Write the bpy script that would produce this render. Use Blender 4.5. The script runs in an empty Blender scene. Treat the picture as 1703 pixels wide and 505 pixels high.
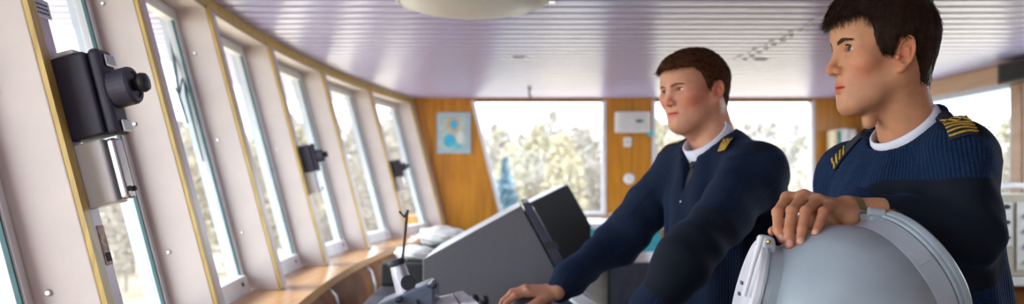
import bpy, bmesh, math, random
import numpy as np
from mathutils import Vector, Matrix

random.seed(7); np.random.seed(7)
S = bpy.context.scene
C = S.collection
CAM_Z = 1.43
F_PX = 1450.0
PX0, PY0 = 851.5, 300.0

# ------------------------------------------------ camera
cam_d = bpy.data.cameras.new('camera')
cam = bpy.data.objects.new('camera', cam_d); C.objects.link(cam)
cam.location = (0, 0, CAM_Z); cam.rotation_euler = (math.pi / 2, 0, 0)
cam_d.sensor_width = 36; cam_d.lens = 36 * F_PX / 1703
cam_d.shift_y = (PY0 - 252.5) / 1703
cam_d.clip_start = 0.05; cam_d.clip_end = 500
cam_d.dof.use_dof = True; cam_d.dof.focus_distance = 1.66; cam_d.dof.aperture_fstop = 3.0
S.camera = cam
# ------------------------------------------------ world, exposure
S.view_settings.view_transform = 'Standard'; S.view_settings.look = 'None'
S.view_settings.gamma = 1.0; S.view_settings.use_curve_mapping = False
S.view_settings.exposure = 0.85
S.cycles.use_denoising = True
S.cycles.max_bounces = 8; S.cycles.diffuse_bounces = 5; S.cycles.glossy_bounces = 4
S.cycles.transparent_max_bounces = 12; S.cycles.sample_clamp_indirect = 8
S.cycles.caustics_reflective = False; S.cycles.caustics_refractive = False
w = bpy.data.worlds.new('sky'); S.world = w; w.use_nodes = True
wn = w.node_tree.nodes; wl = w.node_tree.links
bg = wn['Background']; bg.inputs['Strength'].default_value = 4.4
tc = wn.new('ShaderNodeTexCoord'); nz = wn.new('ShaderNodeTexNoise'); nz.inputs['Scale'].default_value = 2.2
nz.inputs['Detail'].default_value = 4
cr = wn.new('ShaderNodeValToRGB')
cr.color_ramp.elements[0].color = (.80, .86, .97, 1); cr.color_ramp.elements[1].color = (1, .99, .97, 1)
wl.new(tc.outputs['Generated'], nz.inputs['Vector']); wl.new(nz.outputs['Fac'], cr.inputs['Fac'])
wl.new(cr.outputs['Color'], bg.inputs['Color'])
# soft sun lamp added to warm the faces, aimed through the front windows
sun_d = bpy.data.lights.new('sun', 'SUN'); sun_d.energy = 4.0; sun_d.angle = math.radians(14)
sun_d.color = (1, .96, .90)
sun = bpy.data.objects.new('sun', sun_d); C.objects.link(sun)
sun.rotation_euler = Vector((0.86, 0.10, -0.50)).to_track_quat('-Z', 'Y').to_euler()


def W(px, py, Y):
    return Vector(((px - PX0) * Y / F_PX, Y, CAM_Z + (PY0 - py) * Y / F_PX))


# ------------------------------------------------ materials
def new_mat(name):
    m = bpy.data.materials.new(name); m.use_nodes = True
    return m, m.node_tree.nodes, m.node_tree.links, m.node_tree.nodes['Principled BSDF']


def mat(name, col, rough=.5, metal=0, noise=.06, scale=30, bump=0, bscale=200, spec=.5, coat=0, stretch=None, sheen=0):
    m, n, l, p = new_mat(name)
    p.inputs['Roughness'].default_value = rough; p.inputs['Metallic'].default_value = metal
    p.inputs['Specular IOR Level'].default_value = spec
    p.inputs['Coat Weight'].default_value = coat
    if sheen:
        p.inputs['Sheen Weight'].default_value = sheen
    t = n.new('ShaderNodeTexCoord'); v = t.outputs['Object']
    if stretch:
        mp = n.new('ShaderNodeMapping'); mp.inputs['Scale'].default_value = stretch
        l.new(v, mp.inputs['Vector']); v = mp.outputs['Vector']
    x = n.new('ShaderNodeTexNoise'); x.inputs['Scale'].default_value = scale; x.inputs['Detail'].default_value = 5
    l.new(v, x.inputs['Vector'])
    r = n.new('ShaderNodeValToRGB')
    a = [max(0, c * (1 - noise * 2)) for c in col]; b = [min(1, c * (1 + noise * 2)) for c in col]
    r.color_ramp.elements[0].position = .3; r.color_ramp.elements[1].position = .7
    r.color_ramp.elements[0].color = (*a, 1); r.color_ramp.elements[1].color = (*b, 1)
    l.new(x.outputs['Fac'], r.inputs['Fac']); l.new(r.outputs['Color'], p.inputs['Base Color'])
    if bump:
        y = n.new('ShaderNodeTexNoise'); y.inputs['Scale'].default_value = bscale; y.inputs['Detail'].default_value = 3
        l.new(v, y.inputs['Vector'])
        bn = n.new('ShaderNodeBump'); bn.inputs['Strength'].default_value = bump; bn.inputs['Distance'].default_value = .002
        l.new(y.outputs['Fac'], bn.inputs['Height']); l.new(bn.outputs['Normal'], p.inputs['Normal'])
    return m


def wood_mat(name, c1, c2, rough=.35, scale=6, stretch=(6, 6, .6)):
    m, n, l, p = new_mat(name)
    p.inputs['Roughness'].default_value = rough
    t = n.new('ShaderNodeTexCoord'); mp = n.new('ShaderNodeMapping'); mp.inputs['Scale'].default_value = stretch
    x = n.new('ShaderNodeTexNoise'); x.inputs['Scale'].default_value = scale; x.inputs['Detail'].default_value = 8
    x.inputs['Distortion'].default_value = .6
    r = n.new('ShaderNodeValToRGB'); r.color_ramp.elements[0].color = (*c1, 1); r.color_ramp.elements[1].color = (*c2, 1)
    r.color_ramp.elements[0].position = .32; r.color_ramp.elements[1].position = .68
    l.new(t.outputs['Object'], mp.inputs['Vector']); l.new(mp.outputs['Vector'], x.inputs['Vector'])
    l.new(x.outputs['Fac'], r.inputs['Fac']); l.new(r.outputs['Color'], p.inputs['Base Color'])
    return m


def glass_mat(name, tint=(.93, .97, 1)):
    m, n, l, p = new_mat(name); n.remove(p)
    tr = n.new('ShaderNodeBsdfTransparent'); tr.inputs['Color'].default_value = (*tint, 1)
    gl = n.new('ShaderNodeBsdfGlossy'); gl.inputs['Roughness'].default_value = .02
    fr = n.new('ShaderNodeFresnel'); fr.inputs['IOR'].default_value = 1.5
    mx = n.new('ShaderNodeMixShader')
    ge = n.new('ShaderNodeNewGeometry'); iv = n.new('ShaderNodeMath'); iv.operation = 'SUBTRACT'; iv.inputs[0].default_value = 1
    l.new(ge.outputs['Backfacing'], iv.inputs[1]); mu = n.new('ShaderNodeMath'); mu.operation = 'MULTIPLY'
    l.new(fr.outputs['Fac'], mu.inputs[0]); l.new(iv.outputs[0], mu.inputs[1])
    l.new(mu.outputs[0], mx.inputs['Fac']); l.new(tr.outputs['BSDF'], mx.inputs[1]); l.new(gl.outputs['BSDF'], mx.inputs[2])
    l.new(mx.outputs['Shader'], n['Material Output'].inputs['Surface'])
    return m


def attr_mat(name, rough=.5, sss=0, bump=.1, bscale=350, spec=.4, mott=.12):
    m, n, l, p = new_mat(name)
    a = n.new('ShaderNodeAttribute'); a.attribute_name = 'Col'
    t = n.new('ShaderNodeTexCoord'); x = n.new('ShaderNodeTexNoise'); x.inputs['Scale'].default_value = 60; x.inputs['Detail'].default_value = 6
    l.new(t.outputs['Object'], x.inputs['Vector'])
    mr = n.new('ShaderNodeMapRange'); mr.inputs['From Min'].default_value = .3; mr.inputs['From Max'].default_value = .7
    mr.inputs['To Min'].default_value = 1 - mott; mr.inputs['To Max'].default_value = 1 + mott
    l.new(x.outputs['Fac'], mr.inputs['Value'])
    mu = n.new('ShaderNodeVectorMath'); mu.operation = 'MULTIPLY'
    l.new(a.outputs['Color'], mu.inputs[0]); l.new(mr.outputs['Result'], mu.inputs[1])
    l.new(mu.outputs['Vector'], p.inputs['Base Color'])
    p.inputs['Roughness'].default_value = rough; p.inputs['Specular IOR Level'].default_value = spec
    if sss:
        p.inputs['Subsurface Weight'].default_value = sss; p.inputs['Subsurface Radius'].default_value = (1, .35, .2)
        p.inputs['Subsurface Scale'].default_value = .006
    y = n.new('ShaderNodeTexNoise'); y.inputs['Scale'].default_value = bscale; y.inputs['Detail'].default_value = 4
    l.new(t.outputs['Object'], y.inputs['Vector'])
    bn = n.new('ShaderNodeBump'); bn.inputs['Strength'].default_value = bump; bn.inputs['Distance'].default_value = .001
    l.new(y.outputs['Fac'], bn.inputs['Height']); l.new(bn.outputs['Normal'], p.inputs['Normal'])
    return m


M = dict(
    rib=mat('painted post', (.60, .53, .50), .45, noise=.03, scale=8, bump=.15, bscale=60),
    ribout=mat('outside paint', (.46, .54, .62), .4, noise=.04, scale=9),
    lilac=mat('lilac paint', (.50, .42, .50), .35, noise=.04, scale=10),
    ochre=wood_mat('ochre strip', (.42, .27, .045), (.60, .42, .10), .4, 10),
    frame=mat('window frame paint', (.66, .66, .68), .35, noise=.04, scale=12),
    seal=mat('rubber seal', (.02, .10, .11), .5),
    glass=glass_mat('window glass'),
    orange=wood_mat('orange veneer', (.42, .155, .006), (.62, .255, .014), .35, 5, (5, 5, .5)),
    tan=wood_mat('tan beam', (.55, .33, .18), (.66, .42, .25), .4, 5, (4, .5, 4)),
    ledge=wood_mat('ledge veneer', (.50, .24, .08), (.66, .36, .14), .22, 5, (5, .6, 5)),
    brown=mat('brown panel', (.24, .085, .022), .75, noise=.25, scale=5, spec=.12),
    white=mat('white plastic', (.75, .75, .74), .4, noise=.02),
    offwhite=mat('off white', (.62, .60, .55), .5, noise=.04),
    black=mat('black plastic', (.020, .020, .028), .45, noise=.05, bump=.2, bscale=500),
    desk=mat('dark desk', (.03, .032, .045), .55, noise=.1),
    barrel=mat('satin silver', (.62, .60, .64), .35, .5, noise=.05),
    slate=mat('dark slate housing', (.036, .033, .058), .5, noise=.05, bump=.3, bscale=600),
    chrome=mat('chrome', (.75, .75, .78), .15, 1, noise=.03),
    steel=mat('brushed steel', (.6, .6, .62), .35, 1, noise=.05),
    brass=mat('brass', (.75, .50, .16), .3, 1, noise=.08),
    dark=mat('dark opening', (.012, .012, .014), .7),
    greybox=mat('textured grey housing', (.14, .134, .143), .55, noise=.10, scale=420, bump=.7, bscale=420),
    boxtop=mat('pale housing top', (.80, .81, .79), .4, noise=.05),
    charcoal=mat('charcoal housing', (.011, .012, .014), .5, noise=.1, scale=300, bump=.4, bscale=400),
    teal=mat('teal paint', (.05, .42, .50), .4),
    bluegrey=mat('blue grey metal', (.12, .14, .19), .3, .3),
    floor=mat('deck covering', (.16, .10, .07), .6, noise=.1, scale=6),
    beige=mat('beige cabinet paint', (.40, .36, .27), .5, noise=.05),
    ground=mat('shore ground', (.50, .43, .30), .9, noise=.2, scale=.3),
    bark=mat('bark', (.33, .295, .25), .9, noise=.2),
    leaf=mat('hazed gold leaves', (.33, .29, .20), .9, noise=.12, scale=.6),  # shore haze is put into the leaf and twig colours, paled to suit
    leaf2=mat('hazed bare twigs', (.33, .295, .25), .9, noise=.12, scale=.6),
    spruce=mat('spruce needles', (.07, .13, .17), .9, noise=.25, scale=1),
    paper=mat('white paper', (.82, .82, .78), .7, noise=.02),
)


# ------------------------------------------------ mesh helpers
def obj(name, verts, faces, m=None, parent=None, smooth=False):
    me = bpy.data.meshes.new(name)
    me.from_pydata([tuple(v) for v in verts], [], faces)
    if m:
        me.materials.append(m)
    if smooth:
        me.polygons.foreach_set('use_smooth', [True] * len(me.polygons))
    me.update()
    o = bpy.data.objects.new(name, me); C.objects.link(o)
    if parent:
        o.parent = parent
        if parent.type == 'EMPTY' or True:
            o.matrix_parent_inverse = parent.matrix_basis.inverted()
    return o


def bobj(name, bm, m=None, parent=None, smooth=False, bevel=0, seg=2):
    bmesh.ops.recalc_face_normals(bm, faces=bm.faces)
    me = bpy.data.meshes.new(name); bm.to_mesh(me); bm.free()
    if m:
        for q in (m if isinstance(m, (list, tuple)) else [m]):
            me.materials.append(q)
    o = bpy.data.objects.new(name, me); C.objects.link(o)
    if smooth:
        me.polygons.foreach_set('use_smooth', [True] * len(me.polygons))
    if bevel:
        b = o.modifiers.new('bevel', 'BEVEL'); b.width = bevel; b.segments = seg; b.limit_method = 'ANGLE'
        b.angle_limit = math.radians(35)
    if parent:
        o.parent = parent
        o.matrix_parent_inverse = parent.matrix_basis.inverted()
    return o


def tag(o, label, cat, group=None):
    o['label'] = label; o['category'] = cat
    if group:
        o['group'] = group
    return o


def thing(name, label, cat, loc=(0, 0, 0), group=None):
    o = bpy.data.objects.new(name, None); C.objects.link(o); o.location = loc
    o.empty_display_size = .05
    return tag(o, label, cat, group)


def struct(o):
    o['kind'] = 'structure'; return o


def box(bm, lo, hi, R=None, T=None):
    vs = []
    for x in (0, 1):
        for y in (0, 1):
            for z in (0, 1):
                p = Vector(((lo, hi)[x][0], (lo, hi)[y][1], (lo, hi)[z][2]))
                if R is not None: p = R @ p
                if T is not None: p = p + Vector(T)
                vs.append(bm.verts.new(p))
    for f in ((0, 1, 3, 2), (4, 6, 7, 5), (0, 4, 5, 1), (2, 3, 7, 6), (0, 2, 6, 4), (1, 5, 7, 3)):
        bm.faces.new([vs[i] for i in f])
    return vs


def hexa(bm, P):      # 8 points ordered x,y,z bits
    vs = [bm.verts.new(p) for p in P]
    for f in ((0, 1, 3, 2), (4, 6, 7, 5), (0, 4, 5, 1), (2, 3, 7, 6), (0, 2, 6, 4), (1, 5, 7, 3)):
        bm.faces.new([vs[i] for i in f])


def frame_of(d):
    d = Vector(d).normalized()
    a = Vector((0, 0, 1)) if abs(d.z) < .9 else Vector((1, 0, 0))
    u = a.cross(d).normalized(); v = d.cross(u)
    return u, v, d


def tube(bm, pts, rad, n=12, caps=True):
    pts = [Vector(p) for p in pts]
    if not hasattr(rad, '__len__'): rad = [rad] * len(pts)
    rings = []; u = None
    for i, p in enumerate(pts):
        d = (pts[min(i + 1, len(pts) - 1)] - pts[max(i - 1, 0)])
        if d.length < 1e-9: d = pts[-1] - pts[0]
        d.normalize()
        if u is None: u, v, _ = frame_of(d)
        else:
            u = (u - d * u.dot(d)).normalized()
        v = d.cross(u)
        rings.append([bm.verts.new(p + (u * math.cos(2 * math.pi * k / n) + v * math.sin(2 * math.pi * k / n)) * rad[i]) for k in range(n)])
    for a, b in zip(rings, rings[1:]):
        for k in range(n):
            bm.faces.new((a[k], a[(k + 1) % n], b[(k + 1) % n], b[k]))
    if caps:
        bm.faces.new(rings[0][::-1]); bm.faces.new(rings[-1])


def lathe(bm, prof, origin, axis, n=48, squash=None):     # prof: (radius, along)
    u, v, d = frame_of(axis); o = Vector(origin); rings = []
    for r, h in prof:
        if r < 1e-6:
            rings.append([bm.verts.new(o + d * h)]); continue
        rings.append([bm.verts.new(o + d * h + (u * math.cos(2 * math.pi * k / n) + v * math.sin(2 * math.pi * k / n)) * r) for k in range(n)])
    for a, b in zip(rings, rings[1:]):
        for k in range(n):
            k2 = (k + 1) % n
            if len(a) == 1 and len(b) > 1: bm.faces.new((a[0], b[k2], b[k]))
            elif len(b) == 1 and len(a) > 1: bm.faces.new((a[k], a[k2], b[0]))
            elif len(a) > 1: bm.faces.new((a[k], a[k2], b[k2], b[k]))


def prism(bm, pts, off):        # polygon + extrusion vector
    off = Vector(off)
    a = [bm.verts.new(Vector(p)) for p in pts]; b = [bm.verts.new(Vector(p) + off) for p in pts]
    bm.faces.new(a); bm.faces.new(b[::-1])
    for i in range(len(a)):
        j = (i + 1) % len(a); bm.faces.new((a[i], b[i], b[j], a[j]))


def simple(name, fn, m, parent=None, **k):
    bm = bmesh.new(); fn(bm); return bobj(name, bm, m, parent, **k)

# ================================================== THE WHEELHOUSE
CEIL = 2.12; SILL = 1.03; FARY = 7.3; RX = 2.94; BACKY = -1.3
LEAN = .265


def wx(Y, z, off=0):          # inner face of the front (left) wall: a shallow arc leaning outward at the top
    return -.99 + .034 * (Y - 4.15) ** 2 - LEAN * (z - CAM_Z) + off


def wbox(bm, Y0, Y1, z0, z1, o0, o1):
    hexa(bm, [Vector((wx(y, z, o), y, z)) for o in (o0, o1) for y in (Y0, Y1) for z in (z0, z1)])


posts = [-1.05, -.18, .66, 1.5, 2.34, 3.24, 4.15, 5.15, 6.2, 7.22]
# floor
struct(simple('floor', lambda b: box(b, (-2.2, BACKY - .2, -.05), (RX + .15, FARY + .2, 0)), M['floor']))
# ceiling of long planks, each slightly arched, with dark joints
def ceil_m():
    m, n, l, p = new_mat('glossy ceiling planks')
    p.inputs['Base Color'].default_value = (.47, .455, .80, 1)
    p.inputs['Roughness'].default_value = .24; p.inputs['Specular IOR Level'].default_value = .75
    t = n.new('ShaderNodeTexCoord'); mp = n.new('ShaderNodeMapping'); mp.inputs['Scale'].default_value = (2.5, .7, 1)
    x = n.new('ShaderNodeTexNoise'); x.inputs['Scale'].default_value = 3; x.inputs['Detail'].default_value = 4
    l.new(t.outputs['Object'], mp.inputs['Vector']); l.new(mp.outputs['Vector'], x.inputs['Vector'])
    bn = n.new('ShaderNodeBump'); bn.inputs['Strength'].default_value = .12; bn.inputs['Distance'].default_value = .02
    l.new(x.outputs['Fac'], bn.inputs['Height']); l.new(bn.outputs['Normal'], p.inputs['Normal'])
    return m
M['ceil'] = ceil_m()
bm = bmesh.new(); pw = .112; y = BACKY - .2
while y < FARY + .2:
    sec = [(0, .010), (.001, .002), (.012, 0), (pw * .5, -.0015), (pw - .012, 0), (pw - .001, .002), (pw, .010)]
    a = [bm.verts.new((-2.0, y + s, CEIL + h)) for s, h in sec]; b = [bm.verts.new((RX + .1, y + s, CEIL + h)) for s, h in sec]
    for i in range(len(sec) - 1):
        bm.faces.new((a[i], a[i + 1], b[i + 1], b[i]))
    y += pw + .019
ce = bobj('ceiling', bm, M['ceil']); ce['kind'] = 'structure'
struct(simple('trim_1', lambda b: box(b, (-2.0, BACKY - .2, CEIL + .006), (RX + .1, FARY + .2, CEIL + .06)), mat('ceiling joints', (.05, .12, .20), .6)))

# front wall: sill wall below, header above, ribs between the windows
def sillwall(bm):
    ys = np.linspace(BACKY - .1, FARY + .1, 40)
    for a, b in zip(ys, ys[1:]):
        wbox(bm, a, b, 0, SILL - .02, -.20, -.10)
struct(simple('wall_left', sillwall, M['rib']))
def header(bm):
    ys = np.linspace(BACKY - .1, FARY + .05, 60)
    for a, b in zip(ys, ys[1:]):
        wbox(bm, a, b, 2.065, CEIL + .01, -.22, -.004)
struct(simple('trim_2', header, M['rib']))
def hstrip(bm):
    ys = np.linspace(BACKY - .1, FARY + .05, 60)
    for a, b in zip(ys, ys[1:]):
        wbox(bm, a, b, 2.075, CEIL - .001, -.003, .006)
struct(simple('trim_3', hstrip, M['ochre']))
for i, yp in enumerate(posts):
    r = struct(simple('trim_%d' % (10 + i), lambda b: wbox(b, yp - .02, yp + .075, SILL - .03, 2.07, -.135, -.004), M['rib'], bevel=.003))
    simple('outer_rib', lambda b: wbox(b, yp - .015, yp + .07, SILL - .03, 2.07, -.185, -.136), M['ribout'], r)
    simple('wood_strip', lambda b: wbox(b, yp - .021, yp + .02, SILL, 2.075, -.003, .006), M['ochre'], r)
    simple('lilac_strip', lambda b: wbox(b, yp + .021, yp + .078, SILL, 2.075, -.003, .003), M['lilac'], r)
    for zz in (1.24, 1.58, 1.9):
        simple('bolt', lambda b: lathe(b, [(0, -.004), (.004, -.004), (.006, -.001), (.006, .004), (0, .004)],
               (wx(yp, zz, -.085), yp - .022, zz), (0, 1, 0), 10), M['steel'], r)
for i, (ya, yb) in enumerate(zip(posts, posts[1:])):
    a, b_ = ya + .076, yb - .021
    wn_ = bpy.data.objects.new('window_%d' % (i + 1), None); C.objects.link(wn_); wn_.location = (wx(a, SILL), a, SILL); struct(wn_)
    def fr(b):
        wbox(b, a, a + .03, SILL, 2.06, -.155, -.118); wbox(b, b_ - .03, b_, SILL, 2.06, -.155, -.118)
        wbox(b, a + .03, b_ - .03, SILL - .01, SILL + .055, -.155, -.105); wbox(b, a + .03, b_ - .03, 2.015, 2.06, -.155, -.118)
    simple('frame', fr, M['frame'], wn_, bevel=.002)
    def sl(b):
        wbox(b, b_ - .036, b_ - .0305, SILL + .055, 2.015, -.133, -.124); wbox(b, a + .0305, a + .036, SILL + .055, 2.015, -.133, -.124)
    simple('rubber_seal', sl, M['seal'], wn_)
    simple('pane', lambda b: wbox(b, a + .02, b_ - .02, SILL + .04, 2.03, -.140, -.134), M['glass'], wn_)
    for yy in (a + .12, b_ - .12):
        simple('bolt', lambda b: lathe(b, [(0, -.004), (.006, -.004), (.008, 0), (.008, .004), (0, .004)],
               (wx(yy, SILL + .03, -.104), yy, SILL + .03), (1, 0, .26), 10), M['dark'], wn_)

# far wall (port side), facing the camera
T = .12
def fbox(b, x0, x1, z0, z1, y0=FARY, y1=FARY + T): box(b, (x0, y0, z0), (x1, y1, z1))
def X(px): return (px - PX0) * FARY / F_PX
def Z(py): return CAM_Z + (PY0 - py) * FARY / F_PX
zt = Z(167); zb = Z(358)
def farwall(b):
    # slanted panel on the left, following the lean of the front wall
    def q(z): return X(783) + (X(825) - X(783)) * (zt - z) / (zt - Z(335))
    hexa(b, [Vector((x, y, z)) for x, y, z in (
        (wx(FARY, zb) - .02, FARY, zb), (wx(FARY, CEIL) - .02, FARY, CEIL), (wx(FARY, zb) - .02, FARY + T, zb), (wx(FARY, CEIL) - .02, FARY + T, CEIL),
        (q(zb), FARY, zb), (q(CEIL), FARY, CEIL), (q(zb), FARY + T, zb), (q(CEIL), FARY + T, CEIL))])
    fbox(b, -1.05, RX, 0, zb)
    fbox(b, q(zt) - .02, RX, zt, CEIL + .01)
    fbox(b, X(1008), X(1084), zb, zt); fbox(b, X(1355), RX + .1, zb, zt)
wf = struct(simple('wall_far', farwall, M['orange']))
def groove(b):
    for px in (712, 1050, 1395):
        t = .006
        if px == 712:
            hexa(b, [Vector((x + dx, y, z)) for dx in (0, t) for y in (FARY - .002, FARY + .001) for x, z in ((X(700) + .19, zb), (X(700) + .0, CEIL))])
        else:
            box(b, (X(px), FARY - .002, zb), (X(px) + t, FARY + .001, zt))
struct(simple('trim_4', groove, mat('veneer joint', (.18, .07, .01), .6)))
for k, (xl0, xl1, xr) in enumerate(((X(783), X(783) + (X(825) - X(783)) * (zt - zb) / (zt - Z(335)), X(1008)), (X(1084), X(1084), X(1355)))):
    wn_ = bpy.data.objects.new('window_%d' % (20 + k), None); C.objects.link(wn_); wn_.location = (xl1, FARY, zb); struct(wn_)
    f = .032
    def fr(b):
        hexa(b, [Vector((x, y, z)) for x, y, z in ((xl1, FARY - .012, zb), (xl0, FARY - .012, zt), (xl1, FARY + .07, zb), (xl0, FARY + .07, zt),
             (xl1 + f, FARY - .012, zb), (xl0 + f, FARY - .012, zt), (xl1 + f, FARY + .07, zb), (xl0 + f, FARY + .07, zt))])
        box(b, (xr - f, FARY - .012, zb), (xr, FARY + .07, zt))
        box(b, (xl1 + f, FARY - .012, zb), (xr - f, FARY + .07, zb + .03))
    simple('frame', fr, M['frame'], wn_, bevel=.003)
    simple('top_rail', lambda b: box(b, (xl0 + f, FARY - .014, zt - .012), (xr - f, FARY + .07, zt)), mat('olive rail', (.10, .10, .04), .5), wn_)
    def pn(b):
        hexa(b, [Vector((x, y, z)) for x, y, z in ((xl1 + .01, FARY + .03, zb + .01), (xl0 + .01, FARY + .03, zt - .005), (xl1 + .01, FARY + .036, zb + .01), (xl0 + .01, FARY + .036, zt - .005),
             (xr - .01, FARY + .03, zb + .01), (xr - .01, FARY + .03, zt - .005), (xr - .01, FARY + .036, zb + .01), (xr - .01, FARY + .036, zt - .005))])
    simple('pane', pn, M['glass'], wn_)
# starboard-aft side wall (right): beam over windows
def rwall(b):
    box(b, (RX, BACKY, 0), (RX + .1, FARY, 1.12))
    box(b, (RX + .01, BACKY, 2.02), (RX + .1, FARY, CEIL + .01)); box(b, (RX, BACKY, 1.12), (RX + .1, 2.4, 2.02))  # near end, out of view, made solid to cut light from behind
struct(simple('wall_right', rwall, M['tan']))
struct(simple('trim_5', lambda b: box(b, (RX - .03, BACKY, 2.02), (RX + .01, FARY, CEIL - .001)), M['tan'], bevel=.004))
ry = [FARY, 6.35, 5.02, 3.7, 2.4]
for k, yp in enumerate(ry[:-1]):
    w_ = .5 if k == 0 else .09
    if k == 0:
        struct(simple('trim_30', lambda b: box(b, (RX - .005, 6.75, 1.12), (RX + .09, FARY, 2.02)), M['frame']))
        a, b2 = 5.11, 6.75
    else:
        struct(simple('trim_%d' % (30 + k), lambda b: box(b, (RX - .02, yp, 1.12), (RX + .09, yp + .09, 2.02)), M['tan'], bevel=.004)) if k > 1 else None
        if k == 1: continue
        a, b2 = ry[k + 1] + .09, yp
    wn_ = bpy.data.objects.new('window_%d' % (30 + k), None); C.objects.link(wn_); wn_.location = (RX, a, 1.12); struct(wn_)
    def fr(b):
        box(b, (RX, a, 1.12), (RX + .05, a + .04, 2.02)); box(b, (RX, b2 - .04, 1.12), (RX + .05, b2, 2.02))
        box(b, (RX, a + .04, 1.12), (RX + .05, b2 - .04, 1.17)); box(b, (RX, a + .04, 1.98), (RX + .05, b2 - .04, 2.02))
    simple('frame', fr, M['frame'], wn_, bevel=.003)
    simple('pane', lambda b: box(b, (RX + .02, a + .02, 1.14), (RX + .026, b2 - .02, 2.0)), M['glass'], wn_)
    simple('sun_blind', lambda b: box(b, (RX + .03, a + .03, 1.90), (RX + .034, b2 - .03, 2.0)), glass_mat('blue sun film', (.60, .74, .96)), wn_)
sp = thing('speaker_box', 'small dark brown box on the tan beam above the right window', 'speaker', (RX - .03, 5.0, 2.06))
simple('case', lambda b: box(b, (RX - .12, 4.70, 1.985), (RX - .031, 5.07, 2.105)), mat('dark brown case', (.06, .025, .012), .5), sp, bevel=.006)
simple('grille', lambda b: box(b, (RX - .124, 4.74, 2.0), (RX - .1205, 5.03, 2.09)), M['dark'], sp)
# wall behind the camera, out of view; its opening is sized to limit fill light
def bwall(b):
    box(b, (-1.6, BACKY - .1, 0), (RX, BACKY, 1.05)); box(b, (-1.6, BACKY - .1, 1.98), (RX, BACKY, CEIL + .01))
    box(b, (-1.6, BACKY - .1, 1.05), (-.46, BACKY, 1.98)); box(b, (.75, BACKY - .1, 1.05), (RX, BACKY, 1.98))
struct(simple('wall_back', bwall, M['orange']))
for k, x in enumerate((-.6,)):
    struct(simple('window_%d' % (40 + k), lambda b: box(b, (x + .14, BACKY - .05, 1.05), (.75, BACKY - .044, 1.98)), M['glass']))

# wooden ledge under the front windows and its brown padded front
def ledge(bm):
    ys = np.linspace(BACKY + .02, FARY - .01, 60)
    for a, b in zip(ys, ys[1:]):
        wbox(bm, a, b, SILL - .035, SILL - .004, -.10, .125)
struct(simple('trim_6', ledge, M['ledge'], bevel=.0))
lt = bpy.data.objects.new('trim_8', None); C.objects.link(lt); lt.location = (-.7, 3.2, .5); struct(lt)
def lfront(bm):
    ys = np.linspace(1.2, FARY - .05, 50); prof = [(.115, SILL - .036), (.150, SILL - .07), (.17, SILL - .14), (.17, SILL - .25), (.14, SILL - .4), (.10, .3), (.08, 0.002)]
    R = []
    for y in ys:
        R.append([bm.verts.new((-.885 + .034 * (y - 4.15) ** 2 + o, y, z)) for o, z in prof])
    for a, b in zip(R, R[1:]):
        for i in range(len(prof) - 1): bm.faces.new((a[i], a[i + 1], b[i + 1], b[i]))
simple('panel', lfront, M['brown'], lt, smooth=True)
for yy in (2.6, 3.55, 4.5, 5.4):
    def st(bm):
        prof = [(.119, SILL - .036), (.154, SILL - .07), (.174, SILL - .14), (.174, SILL - .25), (.144, SILL - .4), (.104, .3)]
        R = []
        for y in (yy, yy + .035):
            R.append([bm.verts.new((-.885 + .034 * (y - 4.15) ** 2 + o, y, z)) for o, z in prof])
        for i in range(len(prof) - 1): bm.faces.new((R[0][i], R[0][i + 1], R[1][i + 1], R[1][i]))
    o = simple('metal_strap', st, M['steel'], lt, smooth=True)
    sm = o.modifiers.new('t', 'SOLIDIFY'); sm.thickness = .003

# small ceiling things
def dome(b): lathe(b, [(.275, 0), (.275, -.018), (.262, -.030), (.20, -.048), (.12, -.058), (0, -.062)], (-.15, 3.28, CEIL), (0, 0, 1), 64)
lamp = thing('ceiling_lamp', 'large round flat dome lamp on the ceiling, cut by the top edge', 'lamp', (-.15, 3.28, CEIL))
simple('diffuser', dome, mat('lamp diffuser', (.60, .58, .58), .35, noise=.02), lamp, smooth=True)
simple('rim', lambda b: lathe(b, [(.28, 0), (.29, -.006), (.285, -.02), (.274, -.022), (.274, 0)], (-.15, 3.28, CEIL), (0, 0, 1), 64), M['frame'], lamp, smooth=True)
simple('clip', lambda b: box(b, (.135, 3.26, CEIL - .02), (.165, 3.30, CEIL)), M['chrome'], lamp, bevel=.004)
for px, py, lab in ((863, 94, 'small dark slot in the ceiling, above the far window'), (1265, 97, 'small dark slot in the ceiling, right of the older officer\'s head')):
    Yc = .69 * F_PX / (PY0 - py); xc = (px - PX0) * Yc / F_PX
    v = thing('ceiling_vent', lab, 'vent', (xc, Yc, CEIL))
    simple('plate', lambda b: box(b, (xc - .04, Yc - .025, CEIL - .004), (xc + .04, Yc + .025, CEIL + .002)), M['frame'], v, bevel=.002)
    simple('slot', lambda b: box(b, (xc - .032, Yc - .014, CEIL - .007), (xc + .032, Yc + .014, CEIL - .003)), M['dark'], v, bevel=.002)
hk = thing('ceiling_hook', 'tiny black hook hanging from the ceiling in front of the far window', 'hook', (.13, 6.5, CEIL))
simple('hook_plate', lambda b: box(b, (.115, 6.48, CEIL - .006), (.145, 6.52, CEIL + .002)), M['black'], hk, bevel=.002)
simple('hook_arm', lambda b: tube(b, [(.13, 6.5, CEIL - .004), (.13, 6.5, CEIL - .055), (.137, 6.5, CEIL - .07), (.146, 6.5, CEIL - .06)], .007, 8), M['black'], hk)
ch = thing('cable_run', 'thin pale cable clipped along the ceiling behind the younger officer', 'cable', (1.35, 4.3, CEIL))
def cord(b):
    pts = [(1.32 + .06 * (y - 3.6) / 1.3 * -1 + .012 * math.sin(y * 23), y, CEIL - .003) for y in np.linspace(3.55, 5.0, 60)]
    tube(b, pts, .0028, 6)
simple('wire', cord, M['white'], ch)
for y in np.linspace(3.6, 4.95, 11):
    simple('clip', lambda b: box(b, (1.312, y - .008, CEIL - .007), (1.338, y + .008, CEIL + .001)), M['white'], ch, bevel=.003)

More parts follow.
